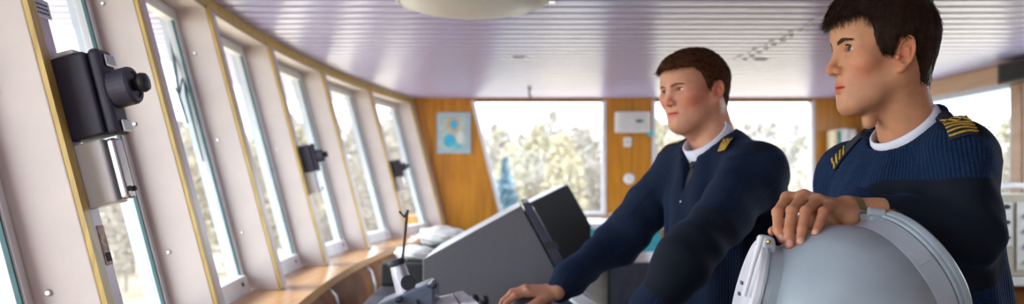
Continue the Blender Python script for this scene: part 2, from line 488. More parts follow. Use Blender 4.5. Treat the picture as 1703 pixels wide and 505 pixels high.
# ---- things on the far wall
def on_far(px0, py0, px1, py1, d0, d1):
    return lambda b: box(b, (X(px0), FARY - d1, Z(py1)), (X(px1), FARY - d0, Z(py0)))
pic = thing('framed_picture', 'small pale blue framed picture of a robed figure on the orange wood wall', 'picture', (X(755), FARY, Z(255)))
simple('picture_frame', on_far(727, 187, 783, 255, .001, .02), mat('pale frame', (.36, .50, .60), .5), pic, bevel=.003)
simple('picture_sheet', on_far(733, 193, 777, 249, .0205, .023), mat('picture ground', (.42, .52, .48), .6), pic)
def disc(px, py, rx, rz, d):
    return lambda b: b.faces.new([b.verts.new((X(px) + rx * math.cos(t), FARY - d, Z(py) + rz * math.sin(t))) for t in np.linspace(0, 2 * math.pi, 25)[:-1]])
for nm, px, py, rx, rz, d, m_ in (('halo', 754, 207, .055, .065, .0235, mat('ochre halo', (.62, .36, .16), .6)), ('painted_head', 755, 207, .032, .045, .0242, mat('painted sky blue', (.04, .42, .66), .6)),
     ('painted_robe', 748, 234, .05, .055, .0238, mat('painted robe blue', (.05, .40, .62), .6)), ('painted_child', 766, 228, .032, .055, .0245, mat('painted pale', (.62, .66, .62), .6)), ('painted_hem', 760, 243, .05, .02, .0248, mat('painted hem', (.12, .52, .62), .6))):
    o = simple(nm, disc(px, py, rx, rz, d), m_, pic); q = o.modifiers.new('t', 'SOLIDIFY'); q.thickness = .0005
wb = thing('wall_cabinet', 'white box cabinet high on the wooden pillar between the far windows', 'cabinet', (X(1050), FARY, Z(222)))
simple('body', on_far(1022, 187, 1078, 221, .001, .10), M['white'], wb, bevel=.006)
simple('door', on_far(1030, 189, 1076, 219, .1005, .108), M['offwhite'], wb, bevel=.002)
simple('latch', on_far(1074, 217, 1083, 226, .02, .09), M['teal'], wb, bevel=.003)
simple('emblem', on_far(1055, 200, 1066, 205, .1085, .110), M['bluegrey'], wb)
sw = thing('light_switch', 'small white light switch below the white cabinet on the pillar', 'switch', (X(1043), FARY, Z(244)))
simple('plate', on_far(1037, 228, 1050, 244, .001, .015), M['white'], sw, bevel=.004)
simple('rocker', on_far(1040, 232, 1047, 240, .0155, .020), M['offwhite'], sw, bevel=.002)
sk = thing('wall_socket', 'round white socket low on the wooden pillar', 'socket', (X(1046), FARY, Z(297)))
simple('plate', lambda b: lathe(b, [(0, -.025), (.03, -.025), (.045, -.018), (.048, -.001), (0, -.001)], (X(1046), FARY, Z(297)), (0, 1, 0), 24), M['white'], sk, smooth=True)
simple('hole', lambda b: lathe(b, [(0, -.028), (.014, -.028), (.014, -.0245), (0, -.0245)], (X(1046), FARY, Z(297)), (0, 1, 0), 16), M['offwhite'], sk)
# open shelf with folders behind the younger officer's chin
sh = thing('wall_shelf', 'orange wooden wall shelf with an open front, behind the younger officer', 'shelf', (X(1395), FARY, Z(272)))
simple('shelf_board', on_far(1366, 268, 1428, 273, .001, .22), M['orange'], sh, bevel=.002)
simple('side_panel', on_far(1424, 214, 1428, 267.8, .001, .22), M['orange'], sh, bevel=.002)
0 and simple('top_board', on_far(1366, 209, 1428, 213.5, .001, .22), M['orange'], sh, bevel=.002)
for k, (a, b_, t, c, lab) in enumerate(((1373, 1379, 218, (.70, .60, .38), 'cream thin book, leftmost on the wall shelf'), (1381, 1384, 220, (.05, .38, .30), 'thin green book on the wall shelf, beside the cream one'),
     (1385, 1397, 216, (.75, .76, .74), 'wide white binder in the middle of the wall shelf'), (1398, 1409, 217, (.78, .70, .66), 'pinkish white binder on the wall shelf, right of the white one'))):
    bk = thing('book', lab, 'book', (X(a), FARY, Z(267.8)), 'books on the wall shelf')
    simple('cover', on_far(a, t, b_, 267.7, .02, .19), mat('cover %d' % k, c, .6), bk, bevel=.003)
    simple('pages', on_far(a + .6, t - .3, b_ - .6, t + .6, .03, .18), M['paper'], bk)
# side table and fittings below the far window
ct = thing('chart_cabinet', 'white topped turquoise cabinet below the far window', 'cabinet', (X(1000), 6.6, 0))
simple('worktop', lambda b: box(b, (.30, 6.28, 1.08), (1.10, 7.28, 1.12)), M['white'], ct, bevel=.004)
simple('body', lambda b: box(b, (.33, 6.32, .1), (1.08, 7.27, 1.08)), M['teal'], ct, bevel=.004)
simple('plinth', lambda b: box(b, (.36, 6.36, 0), (1.05, 7.25, .1)), M['dark'], ct)
bn = thing('binoculars', 'small black binoculars lying on the white worktop by the far window', 'binoculars', (.84, 6.6, 1.12))
for s in (-1, 1):
    simple('barrel', lambda b: tube(b, [(.80 + s * .042, 6.50, 1.155), (.80 + s * .042, 6.58, 1.155), (.80 + s * .034, 6.60, 1.155), (.80 + s * .034, 6.66, 1.155)], [.034, .030, .021, .021], 16), M['black'], bn, smooth=False)
simple('bridge', lambda b: box(b, (.772, 6.55, 1.145), (.828, 6.61, 1.166)), M['black'], bn, bevel=.004)
wc = thing('control_cabinet', 'white metal cabinet with a grey corner post behind the older officer\'s sleeve', 'cabinet', (.5, 4.4, 0))
simple('body', lambda b: box(b, (.22, 4.3, .002), (.475, 5.0, .99)), mat('cream cabinet', (.62, .62, .55), .5), wc, bevel=.006)
simple('corner_post', lambda b: box(b, (.478, 4.28, .002), (.80, 4.9, 1.03)), M['bluegrey'], wc, bevel=.004)
simple('worktop', lambda b: box(b, (.20, 4.25, .992), (.476, 5.02, 1.01)), M['boxtop'], wc, bevel=.003)
# equipment rack by the right wall
er = thing('equipment_rack', 'beige equipment cabinet with control panels beside the right wall, at the photo\'s right edge', 'cabinet', (2.45, 4.1, 0))
simple('body', lambda b: box(b, (2.2, 4.0, .99), (2.9, 4.5, 1.365)), M['beige'], er, bevel=.008)
simple('stand', lambda b: box(b, (2.22, 4.02, 0), (2.88, 4.48, .95)), M['brown'], er, bevel=.004)
simple('shelf', lambda b: box(b, (2.16, 3.96, .95), (2.92, 4.5, .988)), M['offwhite'], er, bevel=.004)
for x0, x1, z0, z1 in ((2.235, 2.29, 1.13, 1.33), (2.31, 2.40, 1.02, 1.33), (2.42, 2.62, 1.02, 1.33), (2.64, 2.86, 1.02, 1.33)):
    pp = simple('control_panel', lambda b: box(b, (x0, 3.99, z0), (x1, 3.999, z1)), M['offwhite'], er, bevel=.002)
    xm = (x0 + x1) / 2
    for zz in np.arange(z0 + .04, z1, .07):
        simple('knob', lambda b: lathe(b, [(0, -.02), (.009, -.02), (.011, 0)], (xm, 3.99, zz), (0, 1, 0), 12), M['dark'], pp)
hd = thing('handset', 'white handset lying on top of the beige equipment cabinet', 'handset', (2.5, 4.2, 1.37))
simple('grip', lambda b: tube(b, [(2.30, 4.2, 1.385), (2.33, 4.2, 1.40), (2.42, 4.2, 1.405), (2.50, 4.2, 1.40), (2.53, 4.2, 1.385)], [.020, .018, .014, .018, .020], 12), M['white'], hd, smooth=True)
simple('earpiece', lambda b: lathe(b, [(0, 0), (.024, 0), (.022, .014), (0, .014)], (2.30, 4.2, 1.366), (0, 0, 1), 16), M['offwhite'], hd)

# ================================================== OUTSIDE
struct(simple('ground', lambda b: box(b, (-160, -60, -5.4), (160, 160, -5.0)), M['ground']))
def tree_mesh(kind, seed):
    rs = np.random.RandomState(seed); V = []; Fc = []; V2 = []; F2 = []
    H = 10.0
    bm = bmesh.new(); tube(bm, [(0, 0, 0), (.1, 0, H * .5), (0, .1, H * .93)], [.16, .11, .02], 7)
    for k in range(14):
        z = H * rs.uniform(.25, .85); a = rs.uniform(0, 6.28); L = (H - z) * .35
        tube(bm, [(0.05, 0, z), (L * math.cos(a), L * math.sin(a), z + L * .7)], [.04, .01], 5)
    me = bpy.data.meshes.new('trunk'); bm.to_mesh(me); bm.free(); me.materials.append(M['bark'])
    n = 1900 if kind == 'spruce' else (2600 if kind == 'leafy' else 2600)
    for k in range(n):
        if kind == 'spruce':
            z = H * (1 - rs.uniform(0, .93) ** .75); lay = (z * 1.6) % 1; r = (H - z) * .27 * (1.15 - .45 * lay) * rs.uniform(.55, 1)
            s = .28
        else:
            t = rs.uniform(0, 1); z = H * (.22 + .78 * t); r = 1.9 * math.sin(math.pi * min(1, .12 + t * .86)) ** .7 * math.sqrt(rs.uniform(0, 1)); s = .15 if kind == 'leafy' else .13; r *= .8
        a = rs.uniform(0, 6.28); c = np.array([r * math.cos(a), r * math.sin(a), z])
        u = rs.normal(size=3); u /= np.linalg.norm(u); v = np.cross(u, rs.normal(size=3)); v /= np.linalg.norm(v)
        i = len(V); V += [c + u * s, c + v * s * .6, c - u * s, c - v * s * .6]; Fc.append((i, i + 1, i + 2, i + 3))
    m2 = bpy.data.meshes.new('foliage'); m2.from_pydata([tuple(v) for v in V], [], Fc)
    m2.materials.append(M[{'spruce': 'spruce', 'leafy': 'leaf', 'bare': 'leaf2'}[kind]])
    return me, m2
TM = {'spruce': [tree_mesh('spruce', 1)], 'leafy': [tree_mesh('leafy', 2), tree_mesh('leafy', 3)], 'bare': [tree_mesh('bare', 4), tree_mesh('bare', 5)]}
LAB = {'leafy': 'golden autumn tree on the far shore, seen blurred through the windows', 'bare': 'haze-paled bare tree on the far shore, seen blurred through the windows'}
def tree(kind, x, y, h, rz, label=None, group='trees on the shore'):
    me, m2 = random.choice(TM[kind])
    t = thing('tree', label or LAB[kind], 'tree', (x, y, -5.0), (group + ', ' + kind) if label is None else None)
    t.rotation_euler = (0, 0, rz); t.scale = (h / 10 * 1.0,) * 3
    for q, nm in ((me, 'trunk'), (m2, 'foliage')):
        o = bpy.data.objects.new(nm, q); C.objects.link(o); o.parent = t
tree('spruce', (840 - 851) / F_PX * 40, 40, 7.5, 0, 'dark bluish spruce standing above the shore trees in the far window')
tree('leafy', (936 - 851) / F_PX * 47, 47, 9.0, 1, 'tallest golden tree in the far window, right of the bluish spruce')
for ring, (D0, n, hh) in enumerate(((49, 52, 8.6), (56, 54, 9.5), (64, 56, 10.4), (73, 50, 11.4))):
    for k in range(n):
        a = math.radians(-66 + 106 * (k + random.uniform(.3, .7)) / n)
        d = D0 + random.uniform(-1.6, 1.6)
        tree('leafy' if random.random() < .35 else 'bare', d * math.sin(a), d * math.cos(a), hh * random.uniform(.90, 1.08), random.uniform(0, 6.28))
# ================================================== WIPER MOTORS AND FITTINGS ON THE FRONT POSTS
def onpost(yp, z, off, dy=0):
    return Vector((wx(yp + dy, z, off), yp + dy, z))
LV = Vector((-LEAN, 0, 1)).normalized()         # along the post
NV = Vector((1, 0, LEAN)).normalized()          # out of the wall, into the room
YV = Vector((0, 1, 0))
def lbox(b, o, y0, y1, s0, s1, n0, n1, taper=0):
    P = []
    for n_ in (n0, n1):
        for y_ in (y0, y1):
            for s_ in (s0, s1):
                P.append(o + YV * y_ + LV * s_ + NV * n_)
    hexa(b, P)
def wiper_motor(yp, zc, k, label):
    o = onpost(yp, zc, .0, .05); t = thing('wiper_motor', label, 'motor', o, 'wiper motors on the window posts')
    simple('housing', lambda b: lbox(b, o, -.026 * k, .036 * k, -.078 * k, .080 * k, .004, .070 * k), M['slate'], t, bevel=.006, seg=3)
    simple('cover', lambda b: lbox(b, o, -.020 * k, .040 * k, -.082 * k, .083 * k, .0705 * k, .094 * k), M['slate'], t, bevel=.010, seg=4)
    for s in (-.068, .058):
        simple('mounting_lug', lambda b: lbox(b, o, -.004 * k, .034 * k, s * k - .012 * k, s * k + .012 * k, .0945 * k, .100 * k), M['steel'], t, bevel=.003)
    a = o + NV * .095 * k + LV * .002 * k + YV * .008 * k
    simple('gear_barrel', lambda b: lathe(b, [(0, 0), (.036 * k, 0), (.036 * k, .034 * k), (.033 * k, .040 * k), (.026 * k, .040 * k), (.026 * k, .036 * k), (0, .036 * k)], a, NV, 32), M['slate'], t, bevel=.001)
    kn = simple('knob', lambda b: lathe(b, [(.012 * k, .036 * k), (.012 * k, .044 * k), (.017 * k, .046 * k), (.019 * k, .055 * k), (.016 * k, .063 * k), (0, .066 * k)], a, NV, 24), M['black'], t, smooth=True)
    simple('top_cap', lambda b: lbox(b, o, -.02 * k, .03 * k, .081 * k, .090 * k, .012 * k, .05 * k), M['white'], t, bevel=.003)
    simple('bracket', lambda b: lbox(b, o, -.022 * k, .03 * k, -.205 * k, -.084 * k, .004, .058 * k), M['white'], t, bevel=.004)
    simple('bracket_rail', lambda b: lbox(b, o, -.010 * k, .026 * k, -.203 * k, -.086 * k, .0585 * k, .078 * k), M['chrome'], t, bevel=.006, seg=3)
    for y_ in (-.002, .018):
        simple('screw', lambda b: lathe(b, [(0, 0), (.005 * k, 0), (.005 * k, .004), (0, .004)], o + NV * .078 * k + LV * -.185 * k + YV * y_ * k, NV, 10), M['dark'], t)
    return t
wiper_motor(1.5, 1.567, .95, 'dark grey wiper motor with round knob on the nearest window post')
wiper_motor(4.15, 1.525, .82, 'dark wiper motor on the middle window post, second from the camera')
wiper_motor(6.2, 1.505, .78, 'small dark wiper motor on the far window post, farthest from the camera')
# small silver plate and brass latch on the nearest post
pl = thing('name_plate', 'small silver plate with dark lettering above the nearest wiper motor', 'plate', onpost(1.5, 1.72, .004, .05))
o_ = onpost(1.5, 1.735, .003, .05)
simple('plate', lambda b: lbox(b, o_, -.027, .027, -.017, .017, .0005, .003), M['steel'], pl, bevel=.001)
for s in (.007, -.001, -.009):
    for q in range(5):
        simple('lettering', lambda b: lbox(b, o_, -.021 + q * .0085, -.0155 + q * .0085, s - .0012, s + .0012, .0032, .0036), M['dark'], pl)
lp = thing('latch_plate', 'worn bronze latch plate low on the nearest window post', 'latch', onpost(1.5, 1.31, .003, .05))
o2 = onpost(1.5, 1.315, .003, .05)
simple('plate', lambda b: lbox(b, o2, -.012, .012, -.036, .036, .0005, .004), mat('worn bronze', (.42, .28, .20), .5, .3, noise=.25, scale=80), lp, bevel=.001)
simple('latch_hole', lambda b: lbox(b, o2, -.008, .009, -.030, -.014, .0042, .0052), M['dark'], lp)
# wiper outside window 5
def gp(px, py, off=-.148):          # point on the outer face of the front glazing seen at this place
    lo_, hi_ = .5, 9.0
    f = lambda Y: W(px, py, Y).x - wx(Y, W(px, py, Y).z, off)
    Ys = np.linspace(1.2, 9, 400); v = [f(Y) for Y in Ys]
    for q in range(len(Ys) - 1):
        if v[q] > 0 >= v[q + 1]: return W(px, py, Ys[q])
    return W(px, py, 3.0)
wp = thing('window_wiper', 'long thin dark wiper outside the tall window just right of the nearest wiper motor', 'wiper', gp(285, 20))
simple('wiper_arm', lambda b: tube(b, [gp(280, 15, -.156), gp(288, 90, -.160), gp(298, 160, -.158), gp(312, 205, -.154)], [.007, .006, .005, .004], 8), M['seal'], wp)
simple('wiper_blade', lambda b: tube(b, [gp(292, 40), gp(310, 160), gp(338, 268)], [.003, .0055, .003], 8), M['seal'], wp)
simple('blade_clip', lambda b: tube(b, [gp(288, 140, -.155), gp(298, 158, -.16), gp(303, 130, -.155)], [.003, .0045, .003], 8), M['seal'], wp)

# ================================================== CONSOLE
con = thing('control_console', 'grey control console desk under the display hoods and the older officer\'s hand', 'console', (-.2, 3.0, 0))
simple('desk_top', lambda b: prism(b, [(-.50, 2.0, 1.0), (.24, 2.0, 1.0), (.30, 3.2, 1.0), (.26, 4.2, 1.0), (-.55, 4.2, 1.0)], (0, 0, -.04)), M['desk'], con, bevel=.006)
simple('body', lambda b: prism(b, [(-.48, 2.04, .958), (.12, 2.04, .958), (.18, 3.2, .958), (.16, 4.16, .958), (-.53, 4.16, .958)], (0, 0, -.90)), M['slate'], con, bevel=.006)
simple('plinth', lambda b: box(b, (-.46, 2.08, 0), (.08, 4.1, .057)), M['dark'], con)
def pxpoly(pts, Y): return [W(px, py, Y) for px, py in pts]
# display hood one: textured grey side, pale top, dark bezel
D1 = 2.86
dh = thing('radar_display', 'large grey tilted display housing with a pale top beside the older officer', 'display', W(800, 515, D1))
base1 = W(0, 0, D1); zdesk = 1.001
def y_of(z): return PY0 - (z - CAM_Z) * F_PX / D1
side = [(703, 431), (866, 342), (938, 474), (938, y_of(zdesk)), (703, y_of(zdesk))]
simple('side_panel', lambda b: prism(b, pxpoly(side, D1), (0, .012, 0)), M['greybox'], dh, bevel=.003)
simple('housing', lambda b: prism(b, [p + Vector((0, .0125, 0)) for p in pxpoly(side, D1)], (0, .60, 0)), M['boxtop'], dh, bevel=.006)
bz = [(868, 338), (881, 336), (963, 478), (963, y_of(zdesk + .02)), (940, y_of(zdesk + .02)), (940, 474)]
simple('bezel', lambda b: prism(b, [p + Vector((0, -.008, 0)) for p in pxpoly(bz, D1)], (0, .63, 0)), M['slate'], dh, bevel=.004)
u = (W(963, 478, D1) - W(881, 336, D1)).normalized(); nn = Vector((-u.z, 0, u.x))
if nn.x < 0: nn = -nn
def scr(b):
    a = W(881, 336, D1) + u * .03 + nn * .0005; c = a + u * .25
    prism(b, [a + Vector((0, .04, 0)), c + Vector((0, .04, 0)), c + Vector((0, .57, 0)), a + Vector((0, .57, 0))], nn * .002)
simple('screen', scr, mat('dark screen', (.01, .015, .02), .08), dh)
simple('catch', lambda b: prism(b, [p + Vector((0, -.02, 0)) for p in pxpoly([(903, 402), (924, 402), (930, 413), (909, 413)], D1)], (0, .012, 0)), M['charcoal'], dh, bevel=.002)
# display hood two: black, further away and more to the right
D2 = 3.72
dh2 = thing('radar_display', 'black tilted display housing with a bright top, standing behind the larger grey one', 'display', W(930, 450, D2))
side2 = [(872, 341), (944, 306), (983, 375), (983, 396), (940, 455), (872, 461)]
simple('side_panel', lambda b: prism(b, pxpoly(side2, D2), (0, .012, 0)), M['charcoal'], dh2, bevel=.003)
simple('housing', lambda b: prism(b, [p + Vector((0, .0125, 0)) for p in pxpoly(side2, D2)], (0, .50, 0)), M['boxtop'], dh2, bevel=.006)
u2 = (W(983, 375, D2) - W(944, 306, D2)).normalized(); n2 = Vector((-u2.z, 0, u2.x)); n2 = -n2 if n2.x < 0 else n2
def scr2(b):
    a = W(944, 306, D2) + u2 * .02 + n2 * .0005; c = a + u2 * .16
    prism(b, [a + Vector((0, .04, 0)), c + Vector((0, .04, 0)), c + Vector((0, .47, 0)), a + Vector((0, .47, 0))], n2 * .002)
simple('screen', scr2, mat('dark screen far', (.01, .015, .02), .08), dh2)
# crumpled papers on the ledge behind
for k, (px, py, Y, r, lab) in enumerate(((735, 392, 4.0, .075, 'crumpled white cloth lying behind the grey display'), (690, 420, 3.7, .055, 'small folded white paper between the ledge and the grey display'))):
    p0 = W(px, py, Y)
    bm = bmesh.new(); bmesh.ops.create_icosphere(bm, subdivisions=4, radius=1)
    for v in bm.verts:
        n_ = math.sin(v.co.x * 7 + k) * math.sin(v.co.y * 6 + 2) * .18 + math.sin(v.co.z * 9 + v.co.x * 5) * .12
        v.co = Vector((v.co.x * r * 1.5, v.co.y * r, v.co.z * r * .62)) * (1 + n_ * .45) + p0
    tag(bobj('white_cloth' if k == 0 else 'folded_paper', bm, M['paper'], smooth=(k == 0)), lab, 'cloth' if k == 0 else 'paper')
# small stand under those
simple_st = tag(simple('instrument_box', lambda b: box(b, (-.535, 3.55, 1.001), (-.36, 3.82, 1.092)), M['charcoal'], bevel=.008), 'low dark instrument box at the foot of the grey display, under the white papers', 'box')

tag(simple('printer_box', lambda b: box(b, (-.45, 3.86, 1.001), (-.20, 4.14, 1.128)), M['charcoal'], bevel=.010), 'dark printer box behind the grey display, under the white cloth', 'printer')
# joystick with a silver barrel
JY = 2.4
js = thing('joystick_unit', 'silver barrel control stand with a thin black stick on a blue grey base', 'control', W(675, 500, JY))
a = W(661, 440, JY); c = W(677, 492, JY); ax = (a - c).normalized(); L = (a - c).length
simple('barrel', lambda b: lathe(b, [(0, 0), (.026, 0), (.027, L * .15), (.023, L * .8), (.021, L), (0, L)], c, ax, 28), M['barrel'], js, smooth=False, bevel=.003)
simple('collar', lambda b: lathe(b, [(.018, L), (.026, L + .001), (.026, L + .010), (.017, L + .016), (0, L + .016)], c, ax, 24), M['black'], js, bevel=.001)
simple('grommet', lambda b: lathe(b, [(0, -.004), (.021, -.004), (.021, .004), (0, .004)], W(679, 470, JY - .028), (0.2, -1, .3), 20), M['black'], js, bevel=.001)
simple('stick', lambda b: tube(b, [W(668, 440, JY), W(671, 415, JY), W(677, 352, JY)], [.0042, .0035, .0045], 10), M['black'], js)
simple('stick_tip', lambda b: tube(b, [W(664, 351, JY), W(672, 360, JY), W(679, 349, JY)], [.003, .004, .004], 8), M['charcoal'], js)
b0 = [(632, 500), (716, 465), (727, 474), (727, 520), (632, 530)]
simple('base', lambda b: prism(b, [p + Vector((0, -.09, 0)) for p in pxpoly(b0, JY)], (0, .16, 0)), M['bluegrey'], js, bevel=.006)
simple('pedestal', lambda b: prism(b, [W(645, 505, JY), W(715, 505, JY), W(715, 560, JY), W(645, 560, JY)], (0, .06, 0)), M['slate'], js, bevel=.004)
for px, py, r in ((664, 497, .009), (722, 474, .008), (694, 503, .007)):
    simple('button', lambda b: lathe(b, [(0, -.02), (r, -.018), (r * 1.1, 0), (0, 0)], W(px, py, JY - .092), (0, 1, 0), 14), M['black'], js, smooth=False)
# white lit key panel
kp = thing('key_panel', 'white angled key panel with a silver label beside the joystick', 'panel', W(745, 505, 2.42))
def kpf(b, y0, y1, x0=0., x1=1., up=0.):
    A, B, Cc, D = W(694, 516, 2.30), W(797, 503, 2.30), W(770, 483, 2.50), W(714, 496, 2.50)
    def P(u_, v_): return A.lerp(B, u_).lerp(D.lerp(Cc, u_), v_) + Vector((0, 0, up))
    prism(b, [P(x0, y0), P(x1, y0), P(x1, y1), P(x0, y1)], (0, 0, -.03 if up == 0 else .0015))
simple('panel_face', lambda b: kpf(b, 0, 1), M['white'], kp, bevel=.003)
simple('label_strip', lambda b: kpf(b, .1, .95, .72, .97, .001), M['steel'], kp)
simple('dark_rule', lambda b: kpf(b, .05, .95, .68, .70, .001), M['dark'], kp)
simple('foot', lambda b: box(b, (-.23, 2.36, 1.001), (-.12, 2.46, 1.065)), M['slate'], kp)
# black levers in front of the display and the small wheel under the hand
for k, (px, py, lab) in enumerate(((789, 497, 'black round knob beside the white key panel, left of its twin'), (806, 499, 'black round knob right of its twin, nearest the older officer\'s hand'))):
    p = W(px, py, 2.62)
    kn_ = simple('knob', lambda b: lathe(b, [(0, -.016), (.011, -.014), (.014, 0), (.011, .012), (0, .015)], p, (0, 0, 1), 20), M['black'], con, smooth=True)
    simple('stem', lambda b: tube(b, [(p.x, p.y, 1.001), (p.x, p.y, p.z - .008)], .006, 10), M['steel'], kn_)
bl = thing('throttle_lever', 'dark rounded lever handle gripped under the older officer\'s hand', 'lever', W(880, 520, 2.54))
simple('handle', lambda b: tube(b, [W(846, 512, 2.54), W(872, 503, 2.54), W(900, 500, 2.54), W(915, 505, 2.54)], [.016, .022, .022, .014], 14), M['black'], bl, smooth=True)
simple('stem', lambda b: tube(b, [(W(880, 500, 2.54).x, 2.54, 1.001), W(880, 508, 2.54)], .012, 12), M['steel'], bl)
wpn = tag(simple('white_tray', lambda b: prism(b, [W(940, 489, 2.75), W(965, 486, 2.75), W(1005, 512, 2.55), W(975, 515, 2.55)], (0, 0, -.012)), M['white'], bevel=.003), 'narrow white tray on the desk edge below the older officer\'s cuff', 'tray')

# ================================================== SEARCHLIGHT-LIKE BINNACLE in front of the younger officer
M['hood'] = mat('grey blue enamel', (.37, .43, .46), .42, .0, noise=.09, scale=7, bump=.12, bscale=25, coat=.08)
M['hood2'] = mat('pale grey enamel', (.40, .44, .47), .32, .0, noise=.05, scale=14)
M['hoodw'] = mat('white enamel', (.74, .72, .74), .35, noise=.03)
BC = Vector((.5681, 1.50, 1.1966)); BR = .1574
bi = thing('compass_binnacle', 'grey blue domed metal binnacle with hinged round covers under the younger officer\'s hand', 'binnacle', (BC.x, BC.y, 0))
NR = Vector((.874, .168, .456)).normalized()      # ring axis (right, away)
NL = Vector((-.9586, .107, .2638)).normalized()    # left cover axis
def domef(b):
    bmesh.ops.create_uvsphere(b, u_segments=96, v_segments=64, radius=BR)
    for v in b.verts: v.co = v.co + BC
simple('dome', domef, M['hood'], bi, smooth=True)
def ringf(prof, ax_, c_): return lambda b: lathe(b, prof, c_, ax_, 96)
simple('ring_band', ringf([(.117, .0985), (.1225, .099), (.1235, .101), (.1225, .134), (.1205, .136), (.112, .137)], NR, BC), M['hood2'], bi, smooth=False, bevel=.0008)
simple('ring_flange', ringf([(.112, .1372), (.1215, .1372), (.1245, .139), (.1245, .143), (.1220, .144), (.1220, .1455), (.1250, .1465), (.1255, .150), (.1250, .157), (.1215, .161), (.110, .165), (0, .175)], NR, BC), M['hood'], bi, smooth=False, bevel=.0008)
uu_, vv_, dd_ = frame_of(NR)
for th in (-28, 62, 152, 242):
    t = math.radians(th); rdir = uu_ * math.cos(t) + vv_ * math.sin(t); tg = dd_.cross(rdir)
    simple('band_joint', lambda b: hexa(b, [BC + NR * h_ + rdir * (r_ + o_) + tg * s_ for (r_, h_) in ((.1232, .103), (.1224, .132)) for s_ in (-.005, .005) for o_ in (-.002, .0016)]), M['hood2'], bi, bevel=.0006)
LR = .1295; lc = BC.copy()
simple('cover_seat', ringf([(.075, .120), (.0870, .1275), (.0880, .1445), (.0870, .1535), (.075, .154)], NL, lc), M['hood'], bi, bevel=.001)
cv = simple('round_cover', ringf([(.075, .1545), (.0895, .1545), (.0907, .156), (.0907, .1680), (.0895, .1703), (.083, .1715), (.081, .1700), (.078, .1715), (0, .175)], NL, lc), M['hoodw'], bi, bevel=.0008)
simple('cover_rim', ringf([(.0909, .1555), (.0928, .156), (.0928, .1605), (.0909, .161)], NL, lc), M['hood2'], cv, bevel=.0004)
def NLp(px, py, h):       # point on the cover's outer face
    d_ = Vector(((px - PX0) / F_PX, 1, (PY0 - py) / F_PX)); o = lc + NL * h; cp = Vector((0, 0, CAM_Z))
    t = (o - cp).dot(NL) / d_.dot(NL); return cp + d_ * t
a = NLp(1263, 404, .181); b_ = NLp(1238, 492, .181)
simple('toggle_arm', lambda b: tube(b, [a + (a - b_) * .14, a, a.lerp(b_, .5), b_], [.0050, .0050, .0036, .0042], 10), M['hoodw'], cv)
tp = W(1279, 404, 1.505)
simple('toggle_clamp', lambda b: prism(b, pxpoly([(1271, 394), (1281, 391), (1290, 397), (1292, 412), (1290, 426), (1274, 424), (1269, 410)], 1.470), (0, .05, 0)), M['hood2'], bi, bevel=.005, seg=3)
simple('hinge_pin', lambda b: lathe(b, [(0, -.006), (.0035, -.005), (.004, 0), (.004, .034), (0, .034)], W(1278, 402, 1.467), (0, 1, 0), 14), M['brass'], bi, smooth=False)
simple('clamp_foot', lambda b: prism(b, pxpoly([(1276, 421), (1291, 424), (1290, 438), (1281, 436)], 1.466), (0, .05, 0)), M['hood'], bi, bevel=.002)
for px, py in ((1236.5, 471), (1232, 489)):
    c0 = NLp(px, py, .173)
    simple('cover_bolt', lambda b: lathe(b, [(0, -.001), (.0035, -.001), (.003, .005), (0, .006)], c0, NL, 12), M['bluegrey'], cv)
    simple('bolt_hook', lambda b: tube(b, [c0 + NL * .004, c0 + NL * .006 + Vector((0, -.006, .003)), c0 + NL * .003 + Vector((0, -.009, -.002))], .0016, 8), M['bluegrey'], cv)
HY = 1.505
simple('hinge_barrel', lambda b: tube(b, [W(1444, 351, HY), W(1470, 354, HY)], .0075, 16), M['hood2'], bi, bevel=.001)
simple('hinge_pin', lambda b: tube(b, [W(1470, 354, HY), W(1479, 354.5, HY)], .0058, 14), M['brass'], bi)
simple('hinge_strap', lambda b: tube(b, [W(1474, 350, HY), W(1486, 349, HY + .01), W(1500, 356, HY + .03)], .0022, 8), M['brass'], bi)
simple('hinge_cheek', lambda b: prism(b, pxpoly([(1447, 356), (1468, 358), (1474, 372), (1470, 384), (1452, 382)], HY), (0, .05, 0)), M['hood'], bi, bevel=.003)
# pedestal
simple('pedestal', lambda b: lathe(b, [(.24, 0), (.24, .04), (.20, .08), (.13, .14), (.10, .7), (.105, .85), (.11, BC.z - .11)], (BC.x, BC.y, 0), (0, 0, 1), 48), M['hood2'], bi, smooth=False, bevel=.003)
# ================================================== PEOPLE: implicit surfaces meshed with surface nets
A3 = lambda p: np.array(p, float)
def cap(P, a, b, ra, rb=None):
    rb = ra if rb is None else rb
    a = A3(a); b = A3(b); ab = b - a; t = np.clip(((P - a) @ ab) / (ab @ ab), 0, 1)
    return np.linalg.norm(P - a - t[:, None] * ab, axis=1) - (ra + (rb - ra) * t)
def ell(P, c, r, R=None):
    q = P - A3(c)
    if R is not None: q = q @ R            # columns of R are the ellipsoid axes
    r = A3(r); k0 = np.linalg.norm(q / r, axis=1); k1 = np.linalg.norm(q / (r * r), axis=1) + 1e-9
    return k0 * (k0 - 1) / k1
def sph(P, c, r): return np.linalg.norm(P - A3(c), axis=1) - r
def smin(a, b, k):
    h = np.maximum(k - np.abs(a - b), 0) / k
    return np.minimum(a, b) - h * h * k * .25
def smax(a, b, k): return -smin(-a, -b, k)


